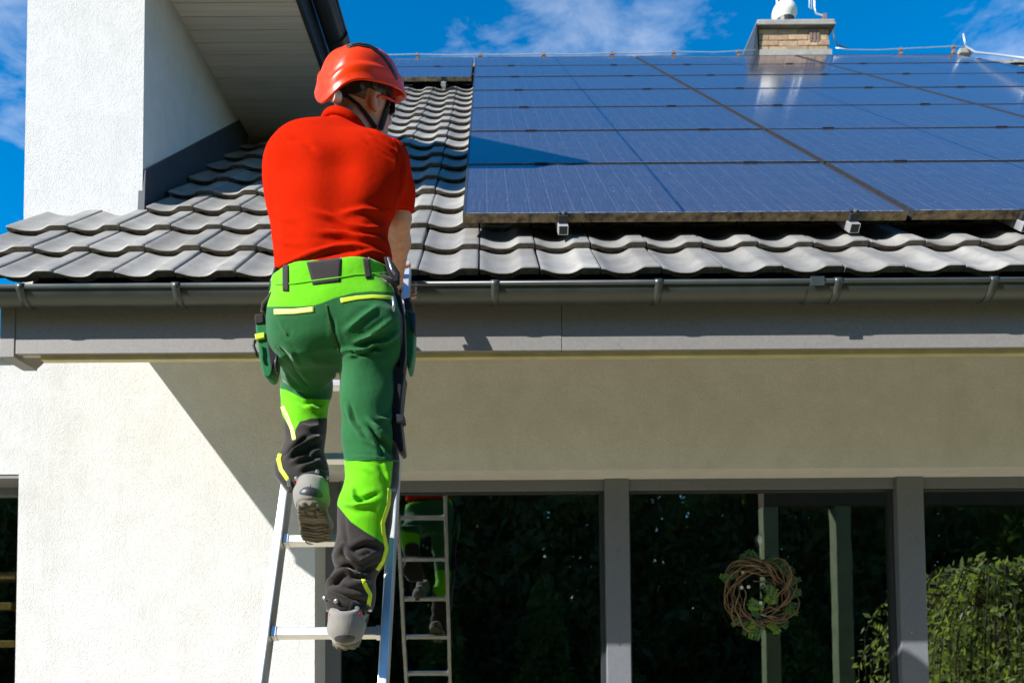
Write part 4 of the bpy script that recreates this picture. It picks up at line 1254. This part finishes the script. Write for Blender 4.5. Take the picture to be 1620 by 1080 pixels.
def patch(name, bvh, quad, mat, parent, off=.001, th=.0012, n=10, Y0=2.35):
    q = [np.array(p, float) for p in quad]; vs = []; last = Y0
    for i in range(n + 1):
        for j in range(n + 1):
            u, v = j / n, i / n
            p = (q[0] * (1 - u) + q[1] * u) * (1 - v) + (q[3] * (1 - u) + q[2] * u) * v
            h, nn, last = cast(bvh, p[0], p[1], last); vs.append(h + nn * off)
    fs = [(i * (n + 1) + j, (i + 1) * (n + 1) + j, (i + 1) * (n + 1) + j + 1, i * (n + 1) + j + 1) for i in range(n) for j in range(n)]
    V_ = np.array(vs); a, b, c, d = [V_[fs[len(fs) // 2][i]] for i in range(4)]
    if np.cross(c - a, d - b) @ (a - CAM) > 0: fs = [t[::-1] for t in fs]
    o = mesh_obj(name, V_, fs, mat, parent)
    s = o.modifiers.new('thick', 'SOLIDIFY'); s.thickness = th; s.offset = 1
    return o
for ln_ in ([(616, 211), (626, 228), (631, 252), (630, 285), (625, 318), (620, 338)], [(613, 331), (630, 332), (651, 331)]):
    drape('seam', sh_bvh, ln_, 2.2, MAT['shirt'], shirt, .0004, .0006, Y0=2.3)
patch('back_patch', tr_bvh, [(485, 415.5), (540.5, 408), (538, 446), (495, 451)], MAT['char'], trs)
drape('belt_loop', tr_bvh, [(452.5, 420), (452.5, 461)], 9, MAT['char'], trs, .002)
drape('belt_loop', tr_bvh, [(578, 405), (583, 441)], 10, MAT['char'], trs, .002)
drape('waist_seam', tr_bvh, [(436, 450), (465, 449), (493, 445), (540, 439), (560, 435), (612, 432)], 1.6, MAT['lime'], trs, .0015)
drape('pocket_trim', tr_bvh, [(434, 493.5), (465, 493), (497, 489.5)], 8.5, MAT['pale_yel'], trs, .001)
drape('pocket_trim', tr_bvh, [(539, 476), (565, 471.5), (590, 469.5), (620, 471)], 7.5, MAT['yel'], trs, .001, wend=5)
drape('seat_seam', tr_bvh, [(516, 482), (520, 505), (527, 530), (537, 557)], 3, MAT['trousers'], trs, .002)
drape('seat_seam', tr_bvh, [(440, 546), (455, 566), (468, 590), (486, 614)], 1.8, MAT['green'], trs, .0012)
drape('yellow_zip', tr_bvh, [(616, 772), (614, 798), (605, 827), (606.5, 844), (611, 867), (606, 886), (596, 901)], 6, MAT['yel'], trs, .001)
drape('yellow_zip', tr_bvh, [(574.5, 915.5), (578, 927), (585, 940), (582, 958)], 6.5, MAT['yel'], trs, .001)
drape('knee_seam', tr_bvh, [(547, 726.5), (590, 726.5), (631, 729)], 3.0, MAT['green'], trs, .002)
drape('yellow_zip', tr_bvh, [(447, 643), (455.5, 661), (463, 679.6), (466, 696)], 6.5, MAT['pale_yel'], trs, .001, Y0=2.56)
drape('yellow_zip', tr_bvh, [(446, 709), (441, 726), (445, 742.6), (457, 760)], 6.5, MAT['yel'], trs, .001, Y0=2.47)
drape('hem_strap', tr_bvh, [(515, 938), (540, 948), (560, 957), (586, 964)], 15, MAT['char'], trs, .001, Y0=2.27)
drape('hem_tab', tr_bvh, [(553, 957), (566, 962), (580, 966)], 16, MAT['black'], trs, .004, Y0=2.27)
drape('hem_strap', tr_bvh, [(466, 766), (480, 756), (500, 748), (517, 752)], 14, MAT['char'], trs, .001, Y0=2.45)
def stud(x, y, bvh, r, mat, parent, name='snap_stud', Y0=2.35):
    h, n, _ = cast(bvh, x, y, Y0); m = MB(); m.tube([h, h + n * .007, h + n * .009], [r, r, r * .6], 10); m.build(name, mat, parent, smooth=False)
for x, y in ((533, 950), (516, 945), (564, 960)): stud(x, y, tr_bvh, .0062, MAT['steel'], trs)
for x, y in ((501, 747.5), (515, 756), (470, 757)): stud(x, y, tr_bvh, .0062, MAT['steel'], trs)
for x, y in ((581, 963), (459, 763), (619, 775)):
    h, n, _ = cast(tr_bvh, x, y, 2.35); m = MB(); m.obox(h + n * .007, (1, 0, 0), n, np.cross((1, 0, 0), n), (.005, .003, .011)); m.build('zip_puller', MAT['steel'], trs, bevel=.002)

# ---- pouches, straps, thigh pocket
def pxprism(name, poly, Y, dep, mat, parent, bev=.006):
    a = [ap(x, y, Y) for x, y in poly]; b = [p + np.array([p[0] * 0, dep, 0]) for p in a]; n = len(a); m = MB()
    m.add(a + b, [tuple(range(n))[::-1], tuple(range(n, 2 * n))] + [(i, (i + 1) % n, n + (i + 1) % n, n + i) for i in range(n)])
    me = m.build(name, mat, parent, bevel=bev, auto=50)
    me.modifiers['bevel'].segments = 3
    return me
pl = empty('tool_pouch', ap(420, 540, 2.40)); put(pl, person)
pxprism('pouch_body', [(403, 513), (418, 509), (432, 506), (436, 540), (434, 575), (430, 594), (424, 598), (416, 594), (410, 565)], 2.385, .07, MAT['green'], pl, .008)
pxprism('pouch_side', [(419, 497), (432, 495), (441, 520), (440, 552), (432, 580), (429, 588), (425, 560), (421, 530)], 2.372, .05, MAT['black'], pl, .006)
pxprism('pouch_flap', [(402, 497), (416, 495), (418, 511), (403, 512)], 2.38, .06, MAT['char'], pl, .004)
pxprism('pouch_band', [(402.5, 528), (418, 525), (418.5, 534), (404, 537)], 2.376, .06, MAT['yel'], pl, .002)
m = MB(); m.tube([ap(404, 538, 2.37), ap(401, 546, 2.365), ap(405, 556, 2.37), ap(407, 565, 2.37)], .004, 6); m.build('pouch_cord', MAT['plastic'], pl, smooth=True)
m = MB(); m.tube([ap(439, 560, 2.37), ap(436, 573, 2.365), ap(438, 590, 2.37)], .0045, 6); m.build('pouch_cord', MAT['plastic'], pl, smooth=True)
m = MB(); m.tube([ap(437, 424, 2.38), ap(432, 440, 2.365), ap(428, 458, 2.37), ap(431, 466, 2.375), ap(436, 452, 2.37)], .006, 6); m.build('carabiner', MAT['plastic'], pl, smooth=True)
m = MB(); m.tube([ap(439, 455, 2.355), ap(428, 470, 2.36), ap(418, 482, 2.365), ap(416, 490, 2.37), ap(426, 494, 2.375)], .0085, 6); m.build('hanging_strap', MAT['char'], pl, smooth=True)
m = MB(); m.tube([ap(425, 488, 2.36), ap(432, 500, 2.35), ap(440, 512, 2.345), ap(449, 524, 2.345)], .004, 6); m.build('buckle', MAT['plastic'], pl, smooth=True)
pr = empty('tool_pouch', ap(645, 530, 2.42)); put(pr, person)
pxprism('pouch_side', [(625, 455), (633, 462), (640, 500), (642, 560), (638, 590), (633, 600), (633, 560), (630, 500)], 2.36, .06, MAT['black'], pr, .006)
pxprism('pouch_body', [(641, 488), (653, 492), (656, 520), (654, 560), (650, 582), (645, 585), (641, 555), (639, 520)], 2.40, .07, MAT['green'], pr, .006)
pxprism('pouch_flap', [(638, 472), (650, 469), (653, 486), (641, 490)], 2.395, .06, MAT['char'], pr, .004)
pxprism('radio', [(647, 493), (656.5, 494), (657, 525), (651, 522)], 2.388, .04, MAT['plastic'], pr, .003)
pxprism('holster_clip', [(607, 405), (617, 407), (632, 430), (631, 445), (622, 447), (613, 432)], 2.36, .03, MAT['black'], pr, .004)
m = MB(); m.tube([ap(604, 436, 2.32), ap(616, 443, 2.325), ap(624, 452, 2.335), ap(628, 462, 2.35)], [.006, .008, .007, .006], 6); m.build('hanging_strap', MAT['char'], pr, smooth=True)
m = MB(); m.tube([ap(614, 408, 2.345), ap(619, 425, 2.335), ap(624, 435, 2.335)], .0035, 6); m.build('buckle', MAT['steel'], pr, smooth=True)
m = MB(); m.tube([ap(622, 470, 2.31), ap(623, 482, 2.305), ap(622, 493, 2.31)], .0045, 6); m.build('zip_puller', MAT['steel'], pr, smooth=True)
tp = pxprism('thigh_pocket', [(626, 575), (640, 590), (637, 610), (633, 650), (634, 668), (639, 712), (634, 716), (622, 700), (619, 670), (623, 620)], 2.36, .09, MAT['black'], person, .01)
pxprism('pocket_tab', [(625, 654), (639, 655), (640, 666), (626, 669)], 2.35, .05, MAT['plastic'], tp, .003)

# ---- shoes
def shoe(heel, pitch, yaw, label):
    """heel = lowest rear point of the sole, pitch > 0 lifts the heel"""
    e = empty('shoe', heel); put(e, person); e['label'] = label
    fw = np.array([math.sin(yaw) * math.cos(pitch), math.cos(yaw) * math.cos(pitch), -math.sin(pitch)])
    rt = np.cross(fw, (0, 0, 1)); rt /= np.linalg.norm(rt); u_ = np.cross(rt, fw)
    def sp(f, r, u): return np.asarray(heel) + (fw * f + rt * r + u_ * u) * K
    ax = (fw, rt, u_)
    lo = np.min([sp(a, b, c) for a in (-.05, .36) for b in (-.09, .09) for c in (-.05, .19)], axis=0); hi = np.max([sp(a, b, c) for a in (-.05, .36) for b in (-.09, .09) for c in (-.05, .19)], axis=0)
    g = Grid(lo, hi, .004, False)
    px, py, pz = g.x - heel[0], g.y - heel[1], g.z - heel[2]
    lf, lr, lu = [(px * a[0] + py * a[1] + pz * a[2]) / K for a in ax]
    wid = .038 + .010 * np.clip(lf / .2, 0, 1)
    # sole outline
    fo = np.maximum(np.maximum(-lf, lf - .305), np.abs(lr) - wid)
    fo = smax(smax(np.abs(lr) - wid, -lf - .0 + (lr / .06) ** 2 * .02, .03), lf - .305 + (lr / .05) ** 2 * .05, .03)
    sole = smax(smax(fo, lu - .026, .006), -lu, .006)
    grooves = np.minimum(np.abs(((lf + .4 * np.abs(lr)) / .022) % 1 - .5) * .022 - .0045, np.abs(((lf - .35 * lr) / .05) % 1 - .5) * .05 - .003)
    ring = np.abs(np.sqrt((lf - .05) ** 2 + lr ** 2) - .016) - .0025
    disc = np.sqrt((lf - .05) ** 2 + lr ** 2) - .024
    grooves = np.where(disc < 0, ring, grooves)
    sole = smax(sole, -smax(grooves, lu - .010, .001), .002)
    arch = np.sqrt(((lf - .115) / .03) ** 2 + ((lu + .008) / .016) ** 2) * .016 - .016
    sole = smax(sole, -arch, .004)
    V, Qd = g.mesh(sole); V = relax(V, Qd, 1, .3); so_ = mesh_obj('sole', V, Qd, MAT['sole'], e)
    up = g.ell(sp(.045, 0, .055), (.052, .0415, .062), ax)
    up = smin(up, g.cone(sp(.05, 0, .05), sp(.20, 0, .045), .042, .040, (1, 1, 1)), .03)
    up = smin(up, g.ell(sp(.23, 0, .04), (.075, .049, .042), ax), .03)
    up = smin(up, g.cone(sp(.055, 0, .06), sp(.062, 0, .125), .042, .040), .03)
    up = smax(up, -(lu - .020), .004)
    top = sp(.0, 0, .118); up = smax(up, g.half(top, u_ * .95 + fw * .12), .006)
    up = smax(up, -g.ell(sp(.062, 0, .135), (.036, .030, .04), ax), .006)
    V, Qd = g.mesh(up); V = relax(V, Qd, 1, .4); N = vnormals(V, Qd); V = V + N * wob(V, .0012, 60, 9)[:, None]
    uo = mesh_obj('upper', V, Qd, MAT['suede'], e)
    hcup = smax(smax(g.ell(sp(.045, 0, .045), (.0580, .0470, .036), ax), lf - .050, .004), g.half(sp(0, 0, .067), u_ + fw * .3), .004)
    V, Qd = g.mesh(hcup); mesh_obj('heel_cup', relax(V, Qd, 1, .4), Qd, MAT['rubber'], e)
    for sg in (1, -1):
        m = MB(); m.obox(sp(.048, sg * .0385, .076), fw, rt, u_, (.016, .005, .026)); m.build('red_tab', MAT['redtrim'], e, bevel=.003)
    m = MB(); m.tube([sp(-.0075, 0, .046), sp(-.0085, 0, .062), sp(-.004, 0, .075)], .0018, 6); m.build('heel_seam', MAT['suede'], e)
    return e
shoe(ap(546, 1030, 2.265), math.radians(-24), math.radians(-3), 'right shoe seen from behind, heel hanging below the lower rung')
shoe(ap(489.5, 800, 2.315), math.radians(17), math.radians(-7), 'left shoe with lifted heel and tread facing the camera')

# ---- helmet
hel = empty('helmet', hd(0, 0, .06)); put(hel, person)
HU0 = .030
def hshell(fi, el, grow=0):
    """fi: 0 front, pi/2 right (towards the camera), el 0 rim .. 1 crown"""
    cf, sf = math.cos(fi), math.sin(fi)
    a = .150 if cf > 0 else .146
    a += grow; b = .120 + grow
    rim = .006 - .066 * max(0, -cf) ** 6 - .006 * max(0, cf) ** 3
    th = el * math.pi / 2
    r = max(0, math.cos(th)) ** .62; z = math.sin(th) ** 1.0
    H = .127 + grow
    if el < .12: r *= 1.0 + .045 * (1 - el / .12) ** 1.5
    step = .0075 / (1 + math.exp((el - .27) * 90)); r *= 1 + step / .13
    keel = .005 * math.exp(-(sf / .22) ** 2) * math.sin(th * 1.0) * (1 if cf > -2 else 0)
    return hd(a * r * cf, b * r * sf, HU0 + rim * (1 - el) + (H + keel) * z)
nu, nv_ = 80, 44
vs = [hshell(2 * math.pi * i / nu, j / nv_) for j in range(nv_) for i in range(nu)] + [hshell(0, 1)]
fs = [(j * nu + i, j * nu + (i + 1) % nu, (j + 1) * nu + (i + 1) % nu, (j + 1) * nu + i) for j in range(nv_ - 1) for i in range(nu)]
m = MB(); m.add(vs, [q[::-1] for q in fs] + [((nv_ - 1) * nu + (i + 1) % nu, (nv_ - 1) * nu + i, nu * nv_) for i in range(nu)])
sh_o = m.build('shell', MAT['helmet'], hel, smooth=True)
sm = sh_o.modifiers.new('thick', 'SOLIDIFY'); sm.thickness = .005; sm.offset = -1
hel_bvh = BVHTree.FromPolygons([tuple(v) for v in vs], fs)
m = MB(); m.add(vs, fs)
drape('vent_slot', hel_bvh, [(549, 75), (565, 71), (585, 74), (603, 86), (617, 104), (628, 126)], 4.5, MAT['plastic'], hel, .0008, .0012, Y0=2.5, wend=3.5)
drape('vent_slot', hel_bvh, [(552, 72.5), (567, 70), (583, 72), (598, 80)], 2.2, MAT['rubber'], hel, .0025, .001, Y0=2.5, wend=1.5)
# harness, knob, straps
def hb_(fi, u, g_=0): return hd((.112 + g_) * math.cos(fi), (.090 + g_) * math.sin(fi), u)
m = MB(); vs = []
fis = np.linspace(math.radians(42), math.radians(318), 60)
for fi in fis:
    u = .036 - .040 * max(0, -math.cos(fi)) ** 2.2
    w = .013 + .004 * math.sin(fi * 9)
    vs += [hb_(fi, u - w, .0), hb_(fi, u + w, .0), hb_(fi, u + w, .005), hb_(fi, u - w, .005)]
m.add(vs, [(4 * i + a, 4 * i + (a + 1) % 4, 4 * i + 4 + (a + 1) % 4, 4 * i + 4 + a) for i in range(59) for a in range(4)])
m.build('harness_band', MAT['plastic'], hel, auto=40)
kc = hb_(math.pi * .89, -.012, .016); kn = -hf
m = MB(); m.tube([kc, kc + kn * .020, kc + kn * .024], [.0175, .0175, .015], 20); m.build('adjuster_knob', MAT['knob'], hel, auto=30)
for q in ((100, .034), (122, .026)):
    c = hb_(math.radians(q[0]), q[1], .004); n_ = hr; m = MB(); m.tube([c, c + n_ * .005, c + n_ * .006], [.010, .010, .006], 14); m.build('harness_rivet', MAT['rubber'], hel)
drape('chin_strap', body_bvh, [(537, 146), (552, 154), (566, 166), (577, 180), (586, 192), (594, 203)], 6, MAT['black'], hel, .004, .0015, Y0=2.5)
drape('chin_strap', body_bvh, [(622, 140), (616, 156), (609, 176), (603, 196), (600, 206)], 6.5, MAT['black'], hel, .006, .0015, Y0=2.53)
# glasses
gl = empty('sunglasses', hd(.09, 0, .005)); put(gl, person)
for s_ in (1, -1):
    m = MB(); n1_, n2_ = 10, 8; vs = []
    for i in range(n1_ + 1):
        for j in range(n2_ + 1):
            a = (-.5 + i / n1_); b = (-.5 + j / n2_)
            k = max(abs(a) * 2, abs(b) * 2); rr_ = math.hypot(a, b) * 2
            if rr_ > 0: a, b = a * (k / rr_) ** .55, b * (k / rr_) ** .55
            ang = s_ * (.36 + a * 1.05)
            vs.append(hd(.028 + .088 * math.cos(ang), .093 * math.sin(ang), .004 + b * .046))
    m.add(vs, [(i * (n2_ + 1) + j, (i + 1) * (n2_ + 1) + j, (i + 1) * (n2_ + 1) + j + 1, i * (n2_ + 1) + j + 1) for i in range(n1_) for j in range(n2_)])
    o = m.build('lens', MAT['lens'], gl, smooth=True); s2 = o.modifiers.new('thick', 'SOLIDIFY'); s2.thickness = .0025
    m = MB(); m.tube([hd(.082, .072 * s_, .010), hd(.05, .080 * s_, .012), hd(.012, .084 * s_, .012), hd(-.012, .084 * s_, .0)], .0042, 8); m.build('temple', MAT['redtrim'] if s_ == 1 else MAT['plastic'], gl, smooth=True)

# ------------------------------------------------------------------ wreath on the pane
wc = at(1197, 938, YG - .012)
WR = 45 * YG / F
wreath = empty('wreath', wc, 'round brown twig wreath with green leaves hanging on the window pane', 'wreath')
MAT['twig'] = M('brown_twig', (.21, .125, .06), .7, var=(60, .4), bmp=(120, .4, .002), rand=.45)
MAT['fern'] = leaf_mat('green_fern', (.075, .17, .05), .2, rough=.5); MAT['fern2'] = leaf_mat('lime_fern', (.20, .33, .03), .3)
MAT['petal'] = M('white_flower', (.6, .6, .52), .7)
for k in range(14):
    pts = []; ph = rng.uniform(0, 6.28); fr_ = rng.integers(2, 5); off = rng.uniform(-.2, .2); ell = rng.normal(0, .02, 2); n = 44
    span = rng.uniform(4.2, 6.6); st_ = rng.uniform(0, 6.28)
    for i in range(n):
        t = st_ + span * i / (n - 1)
        rr_ = WR * (1 + .19 * math.sin(fr_ * t + ph) + off * .7 + .02 * math.sin(9 * t + ph))
        pts.append(wc + np.array([rr_ * math.cos(t) + ell[0], -.006 - .022 * (1 + math.cos(fr_ * t + ph)), rr_ * math.sin(t) + ell[1]]))
    r0 = rng.uniform(.0036, .0060)
    m = MB(); m.tube(pts, list(np.linspace(r0, r0 * .6, n)), 6); m.build('twig', MAT['twig'], wreath, smooth=True)
def sprig(base, dirn, L, mat, nl=8, lw=.30):
    m = MB(); base = np.asarray(base); d = np.asarray(dirn, float); d /= np.linalg.norm(d); s_ = np.array([d[2], -.25, -d[0]])
    m.tube([base, base + d * L * .5, base + d * L], [.0022, .0018, .001], 4)
    for i in range(nl):
        t = .12 + .88 * i / nl; ll = L * lw * (1 - .65 * t) + .006
        for sg in (1, -1):
            o_ = base + d * L * t + np.array([0, -.004, 0]); e_ = (d * .55 + s_ * sg * .85) * ll; w_ = np.cross(e_, (0, 1, 0)) * .22 + np.array([0, rng.normal(0, .003), 0])
            m.quad(o_, o_ + e_ * .5 + w_, o_ + e_, o_ + e_ * .5 - w_)
    return m.build('leaf_sprig', mat, wreath)
for a, L, mm in ((115, .07, 0), (100, .08, 0), (135, .09, 0), (60, .08, 0), (48, .09, 0), (30, .08, 0), (12, .07, 0), (-8, .07, 0), (-25, .07, 0), (-95, .07, 1), (-112, .08, 0), (-75, .09, 1), (-62, .08, 1), (-45, .07, 0), (150, .07, 1), (75, .07, 0), (88, .08, 0), (40, .07, 0), (20, .08, 0), (2, .07, 0), (-15, .06, 0), (-35, .08, 1), (-55, .08, 0), (-85, .10, 0), (-100, .09, 1), (125, .08, 0), (160, .06, 0), (-125, .07, 0)):
    a = math.radians(a); b = wc + np.array([WR * 1.02 * math.cos(a), -.02, WR * 1.02 * math.sin(a)])
    da = a + rng.normal(0, .5); sprig(b, (math.cos(da), -.12, math.sin(da) - .15), L, MAT['fern2'] if mm else MAT['fern'])
for x, y, dx, dz, L in ((1215, 958, .3, .8, .10), (1225, 945, -.3, .5, .08), (1180, 955, .9, -.2, .09), (1200, 962, -.4, .4, .07), (1215, 925, .2, -.8, .07), (1190, 962, .2, -.4, .06)):
    sprig(at(x, y, YG - .03), (dx, -.1, dz), L, MAT['fern2'] if dx > .25 else MAT['fern'], 6, .4)
for x, y in ((1173, 929), (1184, 928), (1203, 953), (1175, 906)):
    c = at(x, y, YG - .045); m = MB()
    for q in range(6):
        a = q * 1.047; o_ = np.array([math.cos(a), -.35, math.sin(a)]) * .009; w_ = np.array([-math.sin(a), 0, math.cos(a)]) * .005
        m.quad(c, c + o_ * .6 + w_, c + o_ * 1.2, c + o_ * .6 - w_)
    m.build('flower', MAT['petal'], wreath)
hk = at(1202, 853, YG - .012)
MAT['clear'] = M('clear_hook', (.5, .55, .5), .1, coat=.5)
m = MB(); m.tube([hk + np.array([0, 0, .028]), hk + np.array([0, -.004, .012]), hk + np.array([0, -.006, -.01]), hk + np.array([0, -.002, -.03])], [.006, .014, .014, .006], 10); m.build('hook', MAT['clear'], wreath, smooth=True)
m = MB(); m.tube([hk + np.array([0, -.012, -.02]), at(1202, 900, YG - .03)], .0015, 5); m.build('cord', MAT['petal'], wreath)

# ------------------------------------------------------------------ garden mirrored in the panes
def leaves(n, fn, size, seed, droop=0):
    r = np.random.default_rng(seed)
    c = fn(r, n)
    a = r.normal(0, 1, (n, 3)); a[:, 2] -= droop; a /= np.linalg.norm(a, axis=1, keepdims=True)
    b = np.cross(a, r.normal(0, 1, (n, 3))); b /= np.linalg.norm(b, axis=1, keepdims=True)
    s = (size * r.uniform(.6, 1.4, n))[:, None]
    V = np.stack([c - a * s, c + b * s * .45, c + a * s, c - b * s * .45], 1).reshape(-1, 3)
    return V, np.arange(4 * n).reshape(-1, 4)
def conifer_fn(x, y, h, rad):
    def fn(r, n):
        z = h * (1 - np.sqrt(r.uniform(0, 1, n))) * .98 + .05; t = z / h
        ang = r.uniform(0, 6.283, n); lump = 1 + .18 * np.sin(ang * 5 + z * 3) + .12 * np.sin(z * 9 + ang * 2)
        R = rad * (1 - t) ** .55 * lump * np.sqrt(r.uniform(.35, 1, n))
        return np.stack([x + R * np.cos(ang), y + R * np.sin(ang), z], 1)
    return fn
def tree(x, y, h, rad, mat, label, n, size, seed):
    e = empty('garden_tree', (x, y, 0), label, 'tree', 'garden trees mirrored in the window')
    m = MB(); m.tube([(x, y, 0), (x + .03, y, h * .4), (x - .02, y + .02, h * .8)], [rad * .10, rad * .07, rad * .03], 8); m.build('trunk', MAT['bark'], e, smooth=True)
    V, Qd = leaves(n, conifer_fn(x, y, h, rad), size, seed); mesh_obj('crown', V, Qd, mat, e, smooth=False)
TL = ['left window pane', 'left edge of the middle window pane', 'middle window pane beside the wreath', 'middle window pane right of the wreath', 'right window pane', 'right window pane near the picture edge']
spots = [(-3.6, -7.6, 8.4, 1.9), (-1.0, -8.6, 9.0, 2.1), (1.5, -8.0, 8.6, 2.0), (4.0, -8.8, 9.2, 2.2), (6.5, -8.2, 8.8, 2.0), (9.0, -9.0, 9.6, 2.3), (11.8, -8.6, 9.0, 2.3), (-6.2, -8.8, 9.2, 2.2), (-9.0, -8.2, 8.6, 2.1), (-11.6, -9.0, 9.0, 2.2)]
for i, (x, y, h, r) in enumerate(spots):
    tree(x, y, h, r, MAT['conifer'], 'dark dense tree mirrored in the %s' % TL[min(i, 5)] if i < 6 else ('dark dense tree standing in the garden, mirrored %s' % {6: 'outside the right picture edge', 7: 'behind the ladder reflection', 8: 'in the small left window', 9: 'left of the small left window'}[i]), 24000, .125, 20 + i)
tree(8.75, -5.0, 6.0, .75, MAT['bright_leaf'], 'yellow-green sunlit tree mirrored at the right picture edge', 5000, .09, 50)
# weeping bush
bx, by = 4.55, 1.15
bush = empty('weeping_bush', (bx, by, 0), 'sunlit weeping bush with glossy leaves mirrored in the right window pane', 'bush')
m = MB(); m.tube([(bx, by, 0), (bx + .04, by, .9), (bx, by, 1.9)], [.06, .05, .04], 8); m.build('trunk', MAT['bark'], bush, smooth=True)
rr2 = np.random.default_rng(5); allc = []
m = MB()
for k in range(150):
    a = rr2.uniform(0, 6.283); R = rr2.uniform(.35, 1.3); z0 = rr2.uniform(1.78, 2.05) - .16 * (R - .35); pts = []
    zb = rr2.uniform(.2, 1.1)
    for i in range(9):
        t = i / 8; rad_ = R * math.sin(min(1, t * 1.6) * math.pi / 2); z = z0 + .22 * math.sin(min(t * 2.4, 1) * math.pi) * .9 - (z0 - zb) * max(0, t - .25) ** 1.3 / .69
        pts.append(np.array([bx + rad_ * math.cos(a), by + rad_ * math.sin(a), z]))
    m.tube(pts, list(np.linspace(.008, .002, 9)), 4, cap=False)
    for _ in range(44):
        i = rr2.integers(1, 8); t = rr2.uniform(); allc.append(pts[i] * (1 - t) + pts[i + 1] * t + rr2.normal(0, .035, 3) if i < 8 else pts[i])
m.build('branches', MAT['bark'], bush, smooth=True)
allc = np.array(allc)
V, Qd = leaves(len(allc), lambda r, n: allc, .036, 77, droop=.8); mesh_obj('foliage', V, Qd, MAT['bush_leaf'], bush, smooth=False)

# pergola whose posts are mirrored in the middle pane
pg = empty('pergola', (3.7, -1.0, 0), 'olive painted pergola posts and beam mirrored in the middle window pane', 'pergola')
for px, w in ((1217, .17), (1331, .18)):
    r_ = ray(px, 900); t_ = (2 * YG + 1.0) / r_[1]; X = CAM[0] + r_[0] * t_
    m = MB(); m.box((X - w / 2, -1.0 - w / 2, 0), (X + w / 2, -1.0 + w / 2, 3.05)); m.build('post', MAT['post'], pg, bevel=.01)
m = MB(); m.box((3.2, -1.09, 3.052), (7.6, -.91, 3.25)); m.build('beam', MAT['bark'], pg, bevel=.01)
m = MB(); m.box((7.2, -1.07, 0), (7.36, -.93, 3.05)); m.build('post', MAT['bark'], pg, bevel=.01)

for x, y, h, r, lb in ((1.0, -5.5, 2.7, .62, 'leafy green shrub mirrored near the middle of the left pane'), (2.1, -5.9, 1.8, .7, 'low green shrub mirrored at the bottom of the left pane beside the mullion'), (-.75, -5.6, 2.3, .6, 'green shrub mirrored between the rungs of the ladder reflection'),
                       (5.4, -5.8, 2.0, .8, 'low green shrub mirrored below the wreath')):
    e = empty('garden_shrub', (x, y, 0), lb, 'shrub', 'garden shrubs mirrored in the window')
    m = MB(); m.tube([(x, y, 0), (x, y, h * .6)], [.04, .02], 6); m.build('trunk', MAT['bark'], e)
    V, Qd = leaves(3500, conifer_fn(x, y, h, r), .07, int(90 + x * 10)); mesh_obj('crown', V, Qd, MAT['shrub_leaf'], e, smooth=False)
